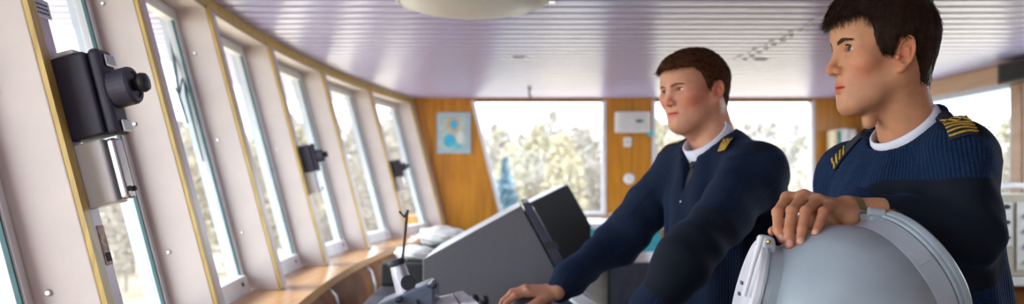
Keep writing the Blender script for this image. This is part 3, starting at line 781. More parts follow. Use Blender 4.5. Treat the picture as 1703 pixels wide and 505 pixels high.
def surfnet(fn, lo, hi, h, B=4, margin=3.2):
    lo = A3(lo); hi = A3(hi)
    n = (np.ceil((hi - lo) / (h * B)).astype(int)) + 1
    N = n * B
    D = np.full(tuple(N), 1.0, np.float32)
    g = np.stack(np.meshgrid(*[np.arange(k) for k in n], indexing='ij'), -1).reshape(-1, 3)
    cen = lo + (g * B + (B - 1) / 2) * h
    dc = fn(cen)
    act = np.abs(dc) < h * B * margin
    Dv = D.reshape(n[0], B, n[1], B, n[2], B)
    for q, d in zip(g[~act], dc[~act]):
        if d < 0: Dv[q[0], :, q[1], :, q[2], :] = -1
    ga = g[act]; off = np.stack(np.meshgrid(*[np.arange(B)] * 3, indexing='ij'), -1).reshape(-1, 3)
    for s in range(0, len(ga), 6000):
        idx = (ga[s:s + 6000, None, :] * B + off[None]).reshape(-1, 3)
        D[idx[:, 0], idx[:, 1], idx[:, 2]] = fn(lo + idx * h)
    Sg = D < 0
    c8 = [(i, j, k) for i in (0, 1) for j in (0, 1) for k in (0, 1)]
    sl = lambda o: tuple(slice(o[a], N[a] - 1 + o[a]) for a in range(3))
    anyb = np.zeros(tuple(N - 1), bool); allb = np.ones(tuple(N - 1), bool)
    for o in c8: anyb |= Sg[sl(o)]; allb &= Sg[sl(o)]
    cells = np.argwhere(anyb & ~allb); idx = np.full(tuple(N - 1), -1, np.int64)
    idx[cells[:, 0], cells[:, 1], cells[:, 2]] = np.arange(len(cells))
    val = np.stack([D[cells[:, 0] + o[0], cells[:, 1] + o[1], cells[:, 2] + o[2]] for o in c8], 1).astype(float)
    acc = np.zeros((len(cells), 3)); cnt = np.zeros(len(cells))
    for i, o in enumerate(c8):
        for ax in range(3):
            if o[ax] == 0:
                p = list(o); p[ax] = 1; j = c8.index(tuple(p))
                m = (val[:, i] < 0) != (val[:, j] < 0)
                t = np.where(m, val[:, i] / np.where(m, val[:, i] - val[:, j], 1), 0)
                pos = np.tile(A3(o), (len(cells), 1)); pos[:, ax] += t
                acc += pos * m[:, None]; cnt += m
    V = lo + (cells + acc / cnt[:, None]) * h
    Fs = []
    for ax in range(3):
        a1, a2 = (ax + 1) % 3, (ax + 2) % 3
        s0 = [slice(1, N[a] - 1) for a in range(3)]; s1 = list(s0); s0[ax] = slice(0, N[ax] - 1); s1[ax] = slice(1, N[ax])
        A = Sg[tuple(s0)]; Bq = Sg[tuple(s1)]; off0 = np.array([s.start for s in s0])
        for flip, msk in ((False, A & ~Bq), (True, ~A & Bq)):
            p = np.argwhere(msk) + off0
            if not len(p): continue
            e1 = np.zeros(3, int); e1[a1] = 1; e2 = np.zeros(3, int); e2[a2] = 1
            qs = [p, p - e1, p - e1 - e2, p - e2]
            f = np.stack([idx[q[:, 0], q[:, 1], q[:, 2]] for q in qs], 1)
            f = f[(f >= 0).all(1)]
            Fs.append(f[:, ::-1] if flip else f)
    return V, np.concatenate(Fs)


def mesh_np(name, parts, m, parent=None, cols=None, attrs=None, smooth_it=0):
    V = np.concatenate([p[0] for p in parts]); o_ = 0; Fl = []
    for v, f in parts: Fl.append(f + o_); o_ += len(v)
    Fa = np.concatenate(Fl)
    me = bpy.data.meshes.new(name); me.vertices.add(len(V)); me.vertices.foreach_set('co', V.astype(np.float32).ravel())
    me.loops.add(Fa.size); me.loops.foreach_set('vertex_index', Fa.astype(np.int32).ravel())
    me.polygons.add(len(Fa)); me.polygons.foreach_set('loop_start', np.arange(0, Fa.size, Fa.shape[1], dtype=np.int32))
    me.polygons.foreach_set('loop_total', np.full(len(Fa), Fa.shape[1], np.int32))
    me.polygons.foreach_set('use_smooth', np.ones(len(Fa), bool))
    me.update(calc_edges=True); me.validate()
    me.materials.append(m)
    if cols is not None:
        a = me.color_attributes.new('Col', 'FLOAT_COLOR', 'POINT')
        a.data.foreach_set('color', np.concatenate([cols, np.ones((len(cols), 1))], 1).astype(np.float32).ravel())
    for k, v in (attrs or {}).items():
        a = me.attributes.new(k, 'FLOAT', 'POINT'); a.data.foreach_set('value', v.astype(np.float32))
    o = bpy.data.objects.new(name, me); C.objects.link(o)
    if smooth_it:
        s = o.modifiers.new('s', 'SMOOTH'); s.factor = .5; s.iterations = smooth_it
    if parent:
        o.parent = parent; o.matrix_parent_inverse = parent.matrix_basis.inverted()
    return o


# ---- head, in its own frame: x forward, y left, z up, eye level z = 0
EYE = (.0715, .0315, -.001)
def skull(P, q):
    f = q['fat']
    d = ell(P, (-.008, 0, .030), (.100, .077, .087))
    d = smin(d, ell(P, (.042, 0, .036), (.056, .062, .058)), .03)
    d = smin(d, ell(P, (-.048, 0, -.022), (.050, .058, .058)), .03)
    d = smin(d, ell(P, (.036, 0, -.030), (.052, .055 + f * .4, .070)), .03)
    return d
def head_sdf(P0, q):
    P = P0.copy(); P[:, 1] = np.abs(P[:, 1]); f = q['fat']
    d = skull(P, q)
    d = smin(d, sph(P, (.056, .044, -.024), .021 + f * .5), .028)
    d = smin(d, cap(P, (-.006, .053 + f * .5, -.048), (.060, .022, -.098 - f * .3), .017 + f * .6, .015 + f * .3), .03)
    d = smin(d, ell(P, (.03, 0, -.074), (.048, .044 + f, .036 + f)), .03)
    d = smin(d, sph(P, (.0735, 0, -.104), .0155 + f * .2), .03)
    if f: d = smin(d, ell(P, (.03, 0, -.108), (.035, .032, .022)), .03)
    d = smin(d, ell(P, (.070, 0, -.066), (.0195, .028, .024)), .02)
    # neck
    ne = A3(q['neck']); Pn = P0
    nk = cap(Pn, (-.030, 0, -.045), ne, .055 + f * .6, .058 + f * .5)
    for s in (-1, 1):
        nk = smin(nk, cap(Pn, (-.02, s * .050, -.055), ne + A3((.05, s * .012, .03)), .012, .012), .03)
    nk = smin(nk, sph(Pn, A3((.026, 0, -.135)), .012), .03)
    d = smin(d, nk, .024)
    # brow, sockets, lids
    d = smin(d, cap(P, (.086, .012, .017), (.070, .042, .020), .0095), .016)
    d = smax(d, -ell(P, (.104, .031, -.002), (.020, .019, .0135)), .014)
    lid = ell(P, EYE, (.0148, .0150, .0143)); d = smin(d, lid, .005)
    # nose
    ns = q['nose']
    d = smin(d, cap(P, (.085, 0, .008), (.1035 * ns, 0, -.031), .0068, .0070), .016)
    d = smin(d, sph(P, (.1055 * ns, 0, -.0372), .0082), .007)
    d = smin(d, ell(P, (.0945, .0110, -.0405), (.0105, .0062, .0072)), .007)
    d = smin(d, cap(P, (.1035 * ns, 0, -.043), (.092, 0, -.047), .0042), .006)
    d = smax(d, -ell(P, (.0975, .0074, -.0472), (.0060, .0034, .0036)), .002)
    # nasolabial dent, lips, chin crease
    d = smax(d, -sph(P, (.100 + f * .45, 0, -.0890), .0118), .012)
    up = smin(ell(P, (.0840, .0055, -.0655), (.0092, .0115, .0050)), ell(P, (.0785, .014, -.0678), (.0090, .0110, .0036)), .006)
    d = smin(d, up, .0045)
    d = smin(d, ell(P, (.0815, 0, -.0762), (.0098, .0170, .0060)), .0045)
    d = smax(d, -ell(P, (.0915, 0, -.0706), (.0105, .0255, .0016)), .0022)
    # eye opening
    d = smax(d, -ell(P, (EYE[0] + .0135, EYE[1], EYE[2] - .0006), (.0138, .0142, q['eye'])), .0012)
    # ears
    th = .22; ex = P[:, 0] + .010; ez = P[:, 2] + .015
    X1 = ex * math.cos(th) + ez * math.sin(th) * 1; Z1 = -ex * math.sin(th) + ez * math.cos(th)
    X1 = ex - ez * -.18; Z1 = ez
    yc = .0775 + f * .3 - X1 * .35
    Q = np.stack([X1, P[:, 1] - yc, Z1], 1)
    e = ell(Q, (-.002, -.001, .002), (.0150, .0036, .0270))
    qq = np.sqrt((Q[:, 0] / .0148) ** 2 + ((Q[:, 2] - .003) / .0265) ** 2)
    rim = np.sqrt(((qq - .92) * .019) ** 2 + (Q[:, 1] - .0045) ** 2) - .0034
    rim = np.where((Q[:, 0] > .006) & (Q[:, 2] < .004), rim + .004, rim)
    e = smin(e, rim, .004)
    e = smin(e, sph(Q, (.003, .001, -.028), .0075), .006)
    e = smin(e, cap(Q, (-.006, .0035, -.012), (-.003, .004, .016), .0032), .004)
    e = smax(e, -ell(Q, (.003, .0060, -.006), (.0080, .0095, .0115)), .002)
    e = smax(e, -ell(Q, (-.002, .0060, .015), (.0060, .0050, .0055)), .002)
    e = smin(e, sph(Q, (.013, .003, -.008), .0045), .004)
    d = smin(d, e, .006)
    return d
def hair_sdf(P0, q):
    P = P0.copy(); P[:, 1] = np.abs(P[:, 1])
    d = skull(P, q)
    d = smin(d, cap(P0, (-.030, 0, -.045), q['neck'], .055 + q['fat'] * .6, .058 + q['fat'] * .5), .024)
    t = np.clip((P[:, 2] + .065) / .12, 0, 1); t = t * t * (3 - 2 * t)
    th = q['ht'][0] + (q['ht'][1] - q['ht'][0]) * t
    th = th + q['ht'][2] * np.clip((P[:, 0] - .0) / .09, 0, 1) * t           # fuller quiff at the front
    th = th * (1 + .12 * np.sin(P0[:, 1] * 170 + P0[:, 0] * 60) * np.sin(P0[:, 0] * 90))
    d = d - th
    hz = np.interp(P[:, 0], q['hx'], q['hz']) + q.get('slant', 0) * P0[:, 1] * (P[:, 0] > .05)
    hz = hz + .0025 * np.sin(P0[:, 1] * 420) + .0015 * np.sin(P0[:, 1] * 900 + 1)
    return smax(d, (hz - P[:, 2]) * .7, .007)

def head_cols(V, q):
    n = len(V); c = np.tile(A3(q['skin']), (n, 1)); y = np.abs(V[:, 1]); x = V[:, 0]; z = V[:, 2]
    def blend(mask, col):
        m = np.clip(mask, 0, 1)[:, None]; c[:] = c * (1 - m) + A3(col) * m
    g = lambda cx, cy, cz, r: np.exp(-(((x - cx) ** 2 + (y - cy) ** 2 + (z - cz) ** 2) / r ** 2))
    blend(g(.06, .05, -.035, .032) * q['blush'], q['red']); blend(g(.112, 0, -.036, .017) * q['blush'] * .8, q['red'])
    blend(g(-.01, .082, -.01, .035) * .55, q['red'])
    blend(g(.03, .03, -.09, .045) * .22 * (x > -.02), q['stub'])
    blend(g(.07, .032, -.012, .016) * .25, (.30, .15, .13))
    lipz = np.clip(1 - np.abs((z + .0712) / .0108) ** 4, 0, 1) * np.clip(1 - (y / .0235) ** 4, 0, 1) * (x > .070)
    blend(lipz * .85, q['lip'])
    return c


def frameR(yaw, pitch=0, roll=0):
    F0 = Vector((-math.cos(yaw), -math.sin(yaw), 0)); U0 = Vector((0, 0, 1)); L0 = U0.cross(F0)
    Rm = Matrix((F0, L0, U0)).transposed()
    Rm = Rm @ Matrix.Rotation(pitch, 3, 'Y') @ Matrix.Rotation(roll, 3, 'X')
    return np.array(Rm)


def strands(name, pts, dirs, nrm, L, rad, m, parent, seg=4, droop=.35, rs=None, lift=.25):
    """short tapered hair strands, three-sided"""
    n = len(pts); V = np.zeros((n, (seg + 1) * 3, 3)); 
    side = np.cross(dirs, nrm); side /= np.linalg.norm(side, axis=1)[:, None] + 1e-9
    L = np.asarray(L).reshape(-1, 1) * np.ones((n, 1))
    for s in range(seg + 1):
        t = s / seg
        c = pts + dirs * L * t + nrm * (L * (lift * t - droop * t * t))
        r = rad * (1 - t) ** .6 + rad * .12
        for k in range(3):
            a = 2 * math.pi * k / 3
            V[:, s * 3 + k] = c + (side * math.cos(a) + nrm * math.sin(a)) * r
    f = []
    for s in range(seg):
        for k in range(3):
            k2 = (k + 1) % 3; f.append((s * 3 + k, s * 3 + k2, s * 3 + 3 + k2, s * 3 + 3 + k))
    f = np.array(f); Fa = (f[None] + (np.arange(n) * (seg + 1) * 3)[:, None, None]).reshape(-1, 4)
    return V.reshape(-1, 3), Fa


def grad(fn, P, e=.0015):
    g = np.stack([fn(P + np.eye(3)[i] * e) - fn(P - np.eye(3)[i] * e) for i in range(3)], 1)
    return g / (np.linalg.norm(g, axis=1)[:, None] + 1e-9)
def march(fn, o, d, tmax=.3, n=60):
    o = A3(o); d = A3(d); d = d / np.linalg.norm(d); t = 0.0
    for _ in range(n):
        v = float(fn((o + d * t)[None])[0])
        if v < 3e-4: return o + d * t
        t += v * .7
        if t > tmax: return None
    return o + d * t

def rib_mat(name, base, patch):
    m, n, l, p = new_mat(name)
    a = n.new('ShaderNodeAttribute'); a.attribute_name = 'ribU'; b = n.new('ShaderNodeAttribute'); b.attribute_name = 'patch'
    v = n.new('ShaderNodeAttribute'); v.attribute_name = 'ribV'
    def math_(op, x, y=None):
        k = n.new('ShaderNodeMath'); k.operation = op
        if hasattr(x, 'links'): l.new(x, k.inputs[0])
        else: k.inputs[0].default_value = x
        if y is not None:
            if hasattr(y, 'links'): l.new(y, k.inputs[1])
            else: k.inputs[1].default_value = y
        return k.outputs[0]
    s = math_('SINE', math_('MULTIPLY', a.outputs['Fac'], 2 * math.pi / .0078))
    s2 = math_('SINE', math_('MULTIPLY', v.outputs['Fac'], 2 * math.pi / .0042))
    inv = math_('SUBTRACT', 1, b.outputs['Fac'])
    h = math_('MULTIPLY', math_('ADD', s, math_('MULTIPLY', s2, .35)), inv)
    t = n.new('ShaderNodeTexCoord'); x = n.new('ShaderNodeTexNoise'); x.inputs['Scale'].default_value = 900; l.new(t.outputs['Object'], x.inputs['Vector'])
    h = math_('ADD', h, math_('MULTIPLY', x.outputs['Fac'], .5))
    bn = n.new('ShaderNodeBump'); bn.inputs['Strength'].default_value = .75; bn.inputs['Distance'].default_value = .0014
    l.new(h, bn.inputs['Height']); l.new(bn.outputs['Normal'], p.inputs['Normal'])
    mx = n.new('ShaderNodeMix'); mx.data_type = 'RGBA'; l.new(b.outputs['Fac'], mx.inputs[0])
    mx.inputs[6].default_value = (*base, 1); mx.inputs[7].default_value = (*patch, 1)
    l.new(mx.outputs[2], p.inputs['Base Color'])
    p.inputs['Roughness'].default_value = .85; p.inputs['Specular IOR Level'].default_value = .2
    p.inputs['Sheen Weight'].default_value = .08; p.inputs['Sheen Roughness'].default_value = .4
    p.inputs['Sheen Tint'].default_value = (.25, .45, 1, 1)
    return m
M['knit'] = rib_mat('navy ribbed knit', (.004, .018, .056), (.0045, .0075, .014))
M['skin'] = attr_mat('skin', .5, .08, .15, 420, .3, .08)
M['hair_dark'] = mat('dark brown hair', (.034, .015, .008), .5, noise=.3, scale=90, spec=.25)
M['hair_red'] = mat('reddish brown hair', (.075, .030, .013), .75, noise=.3, scale=90, spec=.06)
M['eyew'] = mat('eye white', (.62, .58, .55), .15, noise=.02)
M['iris1'] = mat('hazel iris', (.05, .03, .015), .1, noise=.3, scale=600)
M['iris2'] = mat('grey iris', (.07, .075, .07), .1, noise=.3, scale=600)
M['shirt'] = mat('white shirt cotton', (.74, .74, .84), .7, noise=.02, bump=.15, bscale=900)
M['tie'] = mat('black tie', (.012, .010, .018), .5)
M['gold'] = mat('gold braid', (.62, .38, .045), .42, .25, noise=.2, scale=300, bump=.6, bscale=900)
M['navycloth'] = mat('navy cloth board', (.010, .013, .026), .8, noise=.1, scale=300)
M['trouser'] = mat('black trousers', (.012, .012, .018), .8)
M['shoe'] = mat('black leather', (.015, .014, .014), .3)

# ---- hands
def finger(P, js, r):
    d = np.full(len(P), 9.)
    rr_ = np.linspace(r * 1.12, r * .82, len(js))
    for i in range(len(js) - 1):
        d = smin(d, cap(P, js[i], js[i + 1], rr_[i], rr_[i + 1]), .003)
    if len(js) > 3: d = smin(d, sph(P, js[1], rr_[1] * 1.0), .004)
    return d
def hand_fn(h):
    def fn(P):
        d = np.full(len(P), 9.)
        wa, wb = [A3(q) for q in h['wrist']]
        palm = smin(cap(P, wa, A3(h['fore']), .020, .026), cap(P, wb, A3(h['fore']), .020, .026), .012)
        palm = smin(palm, cap(P, wa, wb, .020), .01)
        for i, fg in enumerate(h['fingers']):
            t = i / 3; w0 = wa * (1 - t) + wb * t
            palm = smin(palm, cap(P, w0, fg[0], .015, h['r'][i] * 1.22), .010)
        for a_, b_, r_ in h.get('pad', ()): palm = smin(palm, cap(P, a_, b_, r_), .012)
        m = [A3(f[0]) for f in h['fingers']]
        for i in range(3): palm = smin(palm, cap(P, m[i], m[i + 1], h['r'][i] * 1.0, h['r'][i + 1]), .006)
        fs = None
        for i, fg in enumerate(h['fingers']):
            q = finger(P, fg, h['r'][i]); fs = q if fs is None else np.minimum(fs, q)
        d = smin(palm, fs, .006)
        th = finger(P, h['thumb'][1:], h['r'][0] * 1.12)
        th = smin(th, cap(P, h['thumb'][0], h['thumb'][1], .017, .0125), .008)
        return smin(d, th, .007)
    return fn
def hand_mesh(h, res=.0016, skin=(.62, .36, .26), red=(.62, .25, .18)):
    pts = np.array([A3(p) for f in h['fingers'] for p in f] + [A3(p) for p in h['thumb']] + [A3(p) for p in h['wrist']] + [A3(h['fore'])])
    V, Fa = surfnet(hand_fn(h), pts.min(0) - .035, pts.max(0) + .035, res)
    c = np.tile(A3(skin), (len(V), 1))
    for f in list(h['fingers']) + [h['thumb']]:
        for j, p in enumerate(f[1:]):
            m = np.exp(-(np.linalg.norm(V - A3(p), axis=1) / .011) ** 2)[:, None] * (.55 if j < 2 else .75)
            c = c * (1 - m) + A3(red) * m
        if 'dorsal' in h and f is not h['thumb']:
            nd = Vector(h['dorsal']).normalized(); e_ = (Vector(f[-1]) - Vector(f[-2])).normalized(); nd = (nd - e_ * nd.dot(e_)).normalized()
            m = np.clip(1.6 - (np.linalg.norm(V - A3(Vector(f[-1]) + nd * .0085 + e_ * .002), axis=1) / .0062) ** 2, 0, 1)[:, None]
            c = c * (1 - m) + A3((.72, .42, .34)) * m
    return V, Fa, c
def generic_hand(w, d, up, side, L=.185):
    """relaxed hand: wrist w, pointing along d, back of the hand towards up, thumb on side*(up x d)"""
    w = Vector(w); d = Vector(d).normalized(); up = (Vector(up) - d * Vector(up).dot(d)).normalized(); s = up.cross(d) * side
    fs = []
    for i, (o, l) in enumerate(((.030, .092), (.010, .097), (-.011, .092), (-.030, .083))):
        m = w + d * l + s * o; ln = (.085, .093, .086, .068)[i]
        a = m + (d * .96 - up * .25) * ln * .48; b = a + (d * .78 - up * .62) * ln * .30; c = b + (d * .5 - up * .86) * ln * .24
        fs.append([m, a, b, c])
    t0 = w + d * .022 + s * .020; t1 = w + d * .055 + s * .045 - up * .008; t2 = t1 + (d * .85 + s * .4 - up * .3) * .032; t3 = t2 + (d * .95 - up * .3) * .025
    return dict(wrist=(w + s * .010, w - s * .010), fore=w - d * .06, fingers=fs, thumb=[t0, t1, t2, t3], r=(.0088, .0092, .0086, .0075))


def build_person(cfg):
    q = cfg['head']; Rh = frameR(*cfg['rot']); H = A3(cfg['H']); sc = A3(cfg['scale'])
    toW = lambda V: H + (V * sc) @ Rh.T
    res = cfg['hres']
    hV, hF = surfnet(lambda P: head_sdf(P, q), (-.135, -.115, min(-.2, q['neck'][2] - .03)), (.145, .115, .15), res)
    hc = head_cols(hV, q)
    parts = [(toW(hV), hF)]; cols = [hc]
    for h in cfg['hands']:
        V, Fa, c = hand_mesh(h, cfg['handres'], q['skin'], q['red']); parts.append((V, Fa)); cols.append(c)
    swf = cfg['sweater']; trf = cfg['trousers']
    core = lambda P: smin(swf(P) + .016, trf(P) + .014, .02)
    lo, hi = cfg['bounds']
    V, Fa = surfnet(core, (lo[0], lo[1], .02), hi, .011); parts.append((V, Fa)); cols.append(np.tile(A3(q['skin']), (len(V), 1)))
    body = mesh_np('person', parts, M['skin'], cols=np.concatenate(cols), smooth_it=2)
    tag(body, cfg['label'], 'person')
    # sweater with knit attributes
    V, Fa = surfnet(swf, lo, hi, cfg['sres'])
    U, Vv, Pt = cfg['knit'](V)
    mesh_np('sweater', [(V, Fa)], M['knit'], body, attrs={'ribU': U, 'ribV': Vv, 'patch': Pt}, smooth_it=1)
    V, Fa = surfnet(trf, (lo[0], lo[1], .03), (hi[0], hi[1], 1.12), .010); mesh_np('trousers', [(V, Fa)], M['trouser'], body, smooth_it=2)
    for c_ in cfg['feet']:
        Rf = frameR(c_[2])
        sf = lambda P: smax(smin(ell(P, (0, 0, .035), (.14, .05, .05)), cap(P, (-.08, 0, .05), (-.085, 0, .11), .042), .03), -(P[:, 2] - .004), .006)
        V, Fa = surfnet(sf, (-.17, -.08, -.02), (.17, .08, .17), .008)
        mesh_np('shoe', [(A3((c_[0], c_[1], 0)) + V @ Rf.T, Fa)], M['shoe'], body, smooth_it=1)
    # hair
    hf = lambda P: hair_sdf(P, q)
    V, Fa = surfnet(hf, (-.145, -.115, -.13), (.15, .115, .165), .0025)
    rs = np.random.RandomState(cfg['seed'])
    ii = rs.choice(len(V), cfg['nhair']); P = V[ii] + rs.normal(size=(len(ii), 3)) * .0012; N = grad(hf, P)
    x, y, z = P.T
    top = np.clip((z - .03) / .06, 0, 1)
    D = np.stack([-.25 + top * q['comb'][0] + (x > .03) * .15, q['comb'][1] * top + y * 2, -1 + top * .75], 1) + rs.normal(size=P.shape) * .16
    D = D - N * (D * N).sum(1)[:, None]; D /= np.linalg.norm(D, axis=1)[:, None] + 1e-9
    Ls = q['hl'][0] + (q['hl'][1] - q['hl'][0]) * np.clip((z + .03) / .08, 0, 1); Ls = Ls * rs.uniform(.6, 1.15, len(P))
    sV, sF = strands('h', P - N * .001, D, N, Ls, .00045, None, None, lift=.16, droop=.16)
    mesh_np('hair', [(toW(V), Fa), (toW(sV), sF)], cfg['hairmat'], body)
    # brows
    hs = lambda P: head_sdf(P, q)
    for s in (-1, 1):
        pts = []; dr = []
        for k in range(cfg['nbrow']):
            t = rs.uniform(0, 1); yy = .011 + t * .036; zz = .0085 + .0065 * math.sin(min(1, t * 1.35) * math.pi * .62) + rs.normal() * (.0016 * (1 - t * .6))
            p = march(hs, (.14, s * yy, zz), (-1, -s * .0, 0))
            if p is None: continue
            pts.append(p); dr.append((-.25 * t, s * (1 - .1 * t), .5 - .9 * t))
        pts = np.array(pts); dr = np.array(dr) + rs.normal(size=(len(pts), 3)) * .12; N = grad(hs, pts)
        dr = dr - N * (dr * N).sum(1)[:, None]; dr /= np.linalg.norm(dr, axis=1)[:, None]
        a, b = strands('b', pts, dr, N, .0075, .00035 * cfg.get('browr', 1), None, None, lift=.12, droop=.1)
        mesh_np('eyebrow', [(toW(a), b)], cfg['hairmat'], body)
        # eye with iris and pupil
        E = A3((EYE[0], s * EYE[1], EYE[2])); g = A3(cfg['gaze']); g = g / np.linalg.norm(g)
        def ball(r, a0, a1, off, nm, mm, par):
            bm = bmesh.new(); lathe(bm, [(math.sin(t) * r, math.cos(t) * r) for t in np.linspace(a0, a1, 14)], (0, 0, 0), Vector(g), 28)
            for v in bm.verts: v.co = Vector(toW(A3(v.co)[None] + E + g * off)[0])
            return bobj(nm, bm, mm, par, smooth=True)
        e = ball(.0124, 0.0, math.pi, 0, 'eye', M['eyew'], body)
        ball(.01275, 0.0, .50, 0, 'iris', cfg['iris'], e)
        ball(.01295, 0.0, .22, 0, 'pupil', M['dark'], e)
        # upper lashes
        pts = []; dr = []
        for k in range(46):
            t = -1 + 2 * k / 45; yy = EYE[1] + t * .0125; zz = EYE[2] + q['eye'] * math.sqrt(max(0, 1 - t * t)) + .0003
            xx = EYE[0] + .0125 * math.sqrt(max(.05, 1 - (t * .8) ** 2)) + .0012
            pts.append((xx, s * yy, zz)); dr.append((1, s * t * .4, .05))
        pts = np.array(pts); dr = np.array(dr); dr /= np.linalg.norm(dr, axis=1)[:, None]
        a, b = strands('l', pts, dr, np.tile((0, 0, 1.), (len(pts), 1)), .0045, .0004, None, None, lift=.2, droop=-.3)
        mesh_np('eyelash', [(toW(a), b)], M['hair_dark'], body)
    return body, toW


def band(name, C0, Fv, Lv, n_, rf, rl, prof, m, parent, seg=72, mod=None):
    """ring of cloth about a neck: profile points are (extra radius, height along n_)"""
    C0 = Vector(C0); Fv = Vector(Fv); Lv = Vector(Lv); n_ = Vector(n_); V = []; Fc = []
    for k in range(seg):
        a = 2 * math.pi * k / seg; ca, sa = math.cos(a), math.sin(a)
        for (dr, h) in prof:
            h2, dr2 = (h, dr) if mod is None else mod(a, h, dr)
            V.append(C0 + Fv * (rf + dr2) * ca + Lv * (rl + dr2) * sa + n_ * h2)
    q = len(prof)
    for k in range(seg):
        for i in range(q):
            j = (i + 1) % q; k2 = (k + 1) % seg
            Fc.append((k * q + i, k2 * q + i, k2 * q + j, k * q + j))
    return obj(name, V, Fc, m, parent, smooth=True)


def drape(name, fn, P00, P10, P01, P11, d, off, m, parent, nu=14, nv=10, thick=.0015):
    """quad laid on an implicit surface: corners are world points pushed along d until they meet it"""
    V = []; P00, P10, P01, P11 = map(Vector, (P00, P10, P01, P11)); d = Vector(d).normalized()
    for i in range(nu + 1):
        for j in range(nv + 1):
            u_, v_ = i / nu, j / nv
            p = P00.lerp(P10, u_).lerp(P01.lerp(P11, u_), v_)
            h = march(fn, p - d * .12, d, .5, 80)
            h = A3(p) if h is None else h
            g = grad(fn, h[None])[0]; V.append(Vector(h + g * off))
    Fc = [(i * (nv + 1) + j, (i + 1) * (nv + 1) + j, (i + 1) * (nv + 1) + j + 1, i * (nv + 1) + j + 1) for i in range(nu) for j in range(nv)]
    o = obj(name, V, Fc, m, parent, smooth=True)
    s = o.modifiers.new('t', 'SOLIDIFY'); s.thickness = thick; s.offset = 0
    return o


def axis_uv(V, a, b, r):
    a = A3(a); b = A3(b); ab = b - a; L = np.linalg.norm(ab); ab = ab / L
    u = np.cross(ab, (0, 0, 1.)); u /= np.linalg.norm(u); v = np.cross(ab, u); q = V - a
    ang = np.arctan2(q @ v, q @ u); t = q @ ab
    return ang * r, t
def folds(P, a, f1=38, s=0):
    x, y, z = P.T
    return a * (np.sin(x * f1 + 1.7 * np.sin(z * 17 + s) + s) * np.sin(z * f1 * .8 + 2 * np.sin(y * 13 + s)) + .5 * np.sin((x + z) * f1 * 1.9 + y * 21 + s))

# ================================================== YOUNGER OFFICER (front)
RF = frameR(math.radians(13)); Ff = RF[:, 0]; Lf = RF[:, 1]
f_shL = A3(W(1588, 264, 1.63)); f_shR = A3(W(1414, 292, 1.90)); f_nb = A3(W(1512, 214, 1.74))
f_elL = A3(W(1606, 386, 1.59)); f_wrL = A3(W(1430, 350, 1.622))
f_elR = A3((.735, 1.99, 1.19)); f_wrR = A3((.60, 1.87, 1.02))
f_ring = A3(W(1506, 214, 1.718)); tl = math.radians(40)
f_n = A3((0, 0, 1)) * math.cos(tl) + Ff * math.sin(tl); f_rf = Ff * math.cos(tl) - A3((0, 0, 1)) * math.sin(tl)
def f_sweater(P):
    d = ell(P, (.80, 1.755, 1.33), (.150, .175, .20), RF)
    d = smin(d, ell(P, (.835, 1.755, 1.10), (.15, .178, .22), RF), .10)
    d = smin(d, cap(P, f_nb - A3((-.005, 0, .035)), f_shL + A3((.018, .02, .0)), .058, .070), .05)
    d = smin(d, cap(P, f_nb - A3((0, 0, .035)), f_shR, .057, .064), .05)
    arm = smin(cap(P, f_shL, f_elL, .070, .062), cap(P, f_elL, f_wrL, .057, .037), .03)
    arm = smin(arm, cap(P, f_wrL + (f_elL - f_wrL) * .0, f_wrL + (f_elL - f_wrL) * .12, .040, .041), .006)
    d = smin(d, arm + folds(P, .0022, 50, 1), .018)
    armr = smin(cap(P, f_shR, f_elR, .068, .056), cap(P, f_elR, f_wrR, .054, .040), .03)
    d = smin(d, armr + folds(P, .002, 46, 2), .03)
    aq = np.arctan2((P - A3((.82, 1.755, 0))) @ Lf, (P - A3((.82, 1.755, 0))) @ Ff)
    d = d + folds(P, .0012, 30, 3) + .0022 * np.sin(aq * 13 + 2.2 * np.sin(P[:, 2] * 11)) * (P[:, 2] < 1.47)
    # neck opening
    q = P - f_ring; h = q @ f_n
    rad = np.sqrt(((q @ f_rf) / .074) ** 2 + ((q @ Lf) / .078) ** 2)
    hole = np.maximum((rad - 1) * .07, -(h + .055))
    d = smax(d, -hole, .006)
    rib = np.sqrt(((rad - 1.02) * .071) ** 2 + (h + .006) ** 2) - .0065
    return smin(d, rib, .012)
def legs(hipL, hipR, footL, footR):
    def fn(P):
        d = ell(P, (A3(hipL) + A3(hipR)) / 2 + A3((0, 0, .03)), (.15, .17, .15))
        for hp, ft in ((hipL, footL), (hipR, footR)):
            kn = (A3(hp) + A3(ft)) / 2 + A3((-.02, 0, .02))
            d = smin(d, smin(cap(P, hp, kn, .095, .07), cap(P, kn, ft, .068, .055), .03), .03)
        return d
    return fn
f_tr = legs((.85, 1.66, .88), (.83, 1.84, .88), (.87, 1.63, .10), (.86, 1.87, .10))
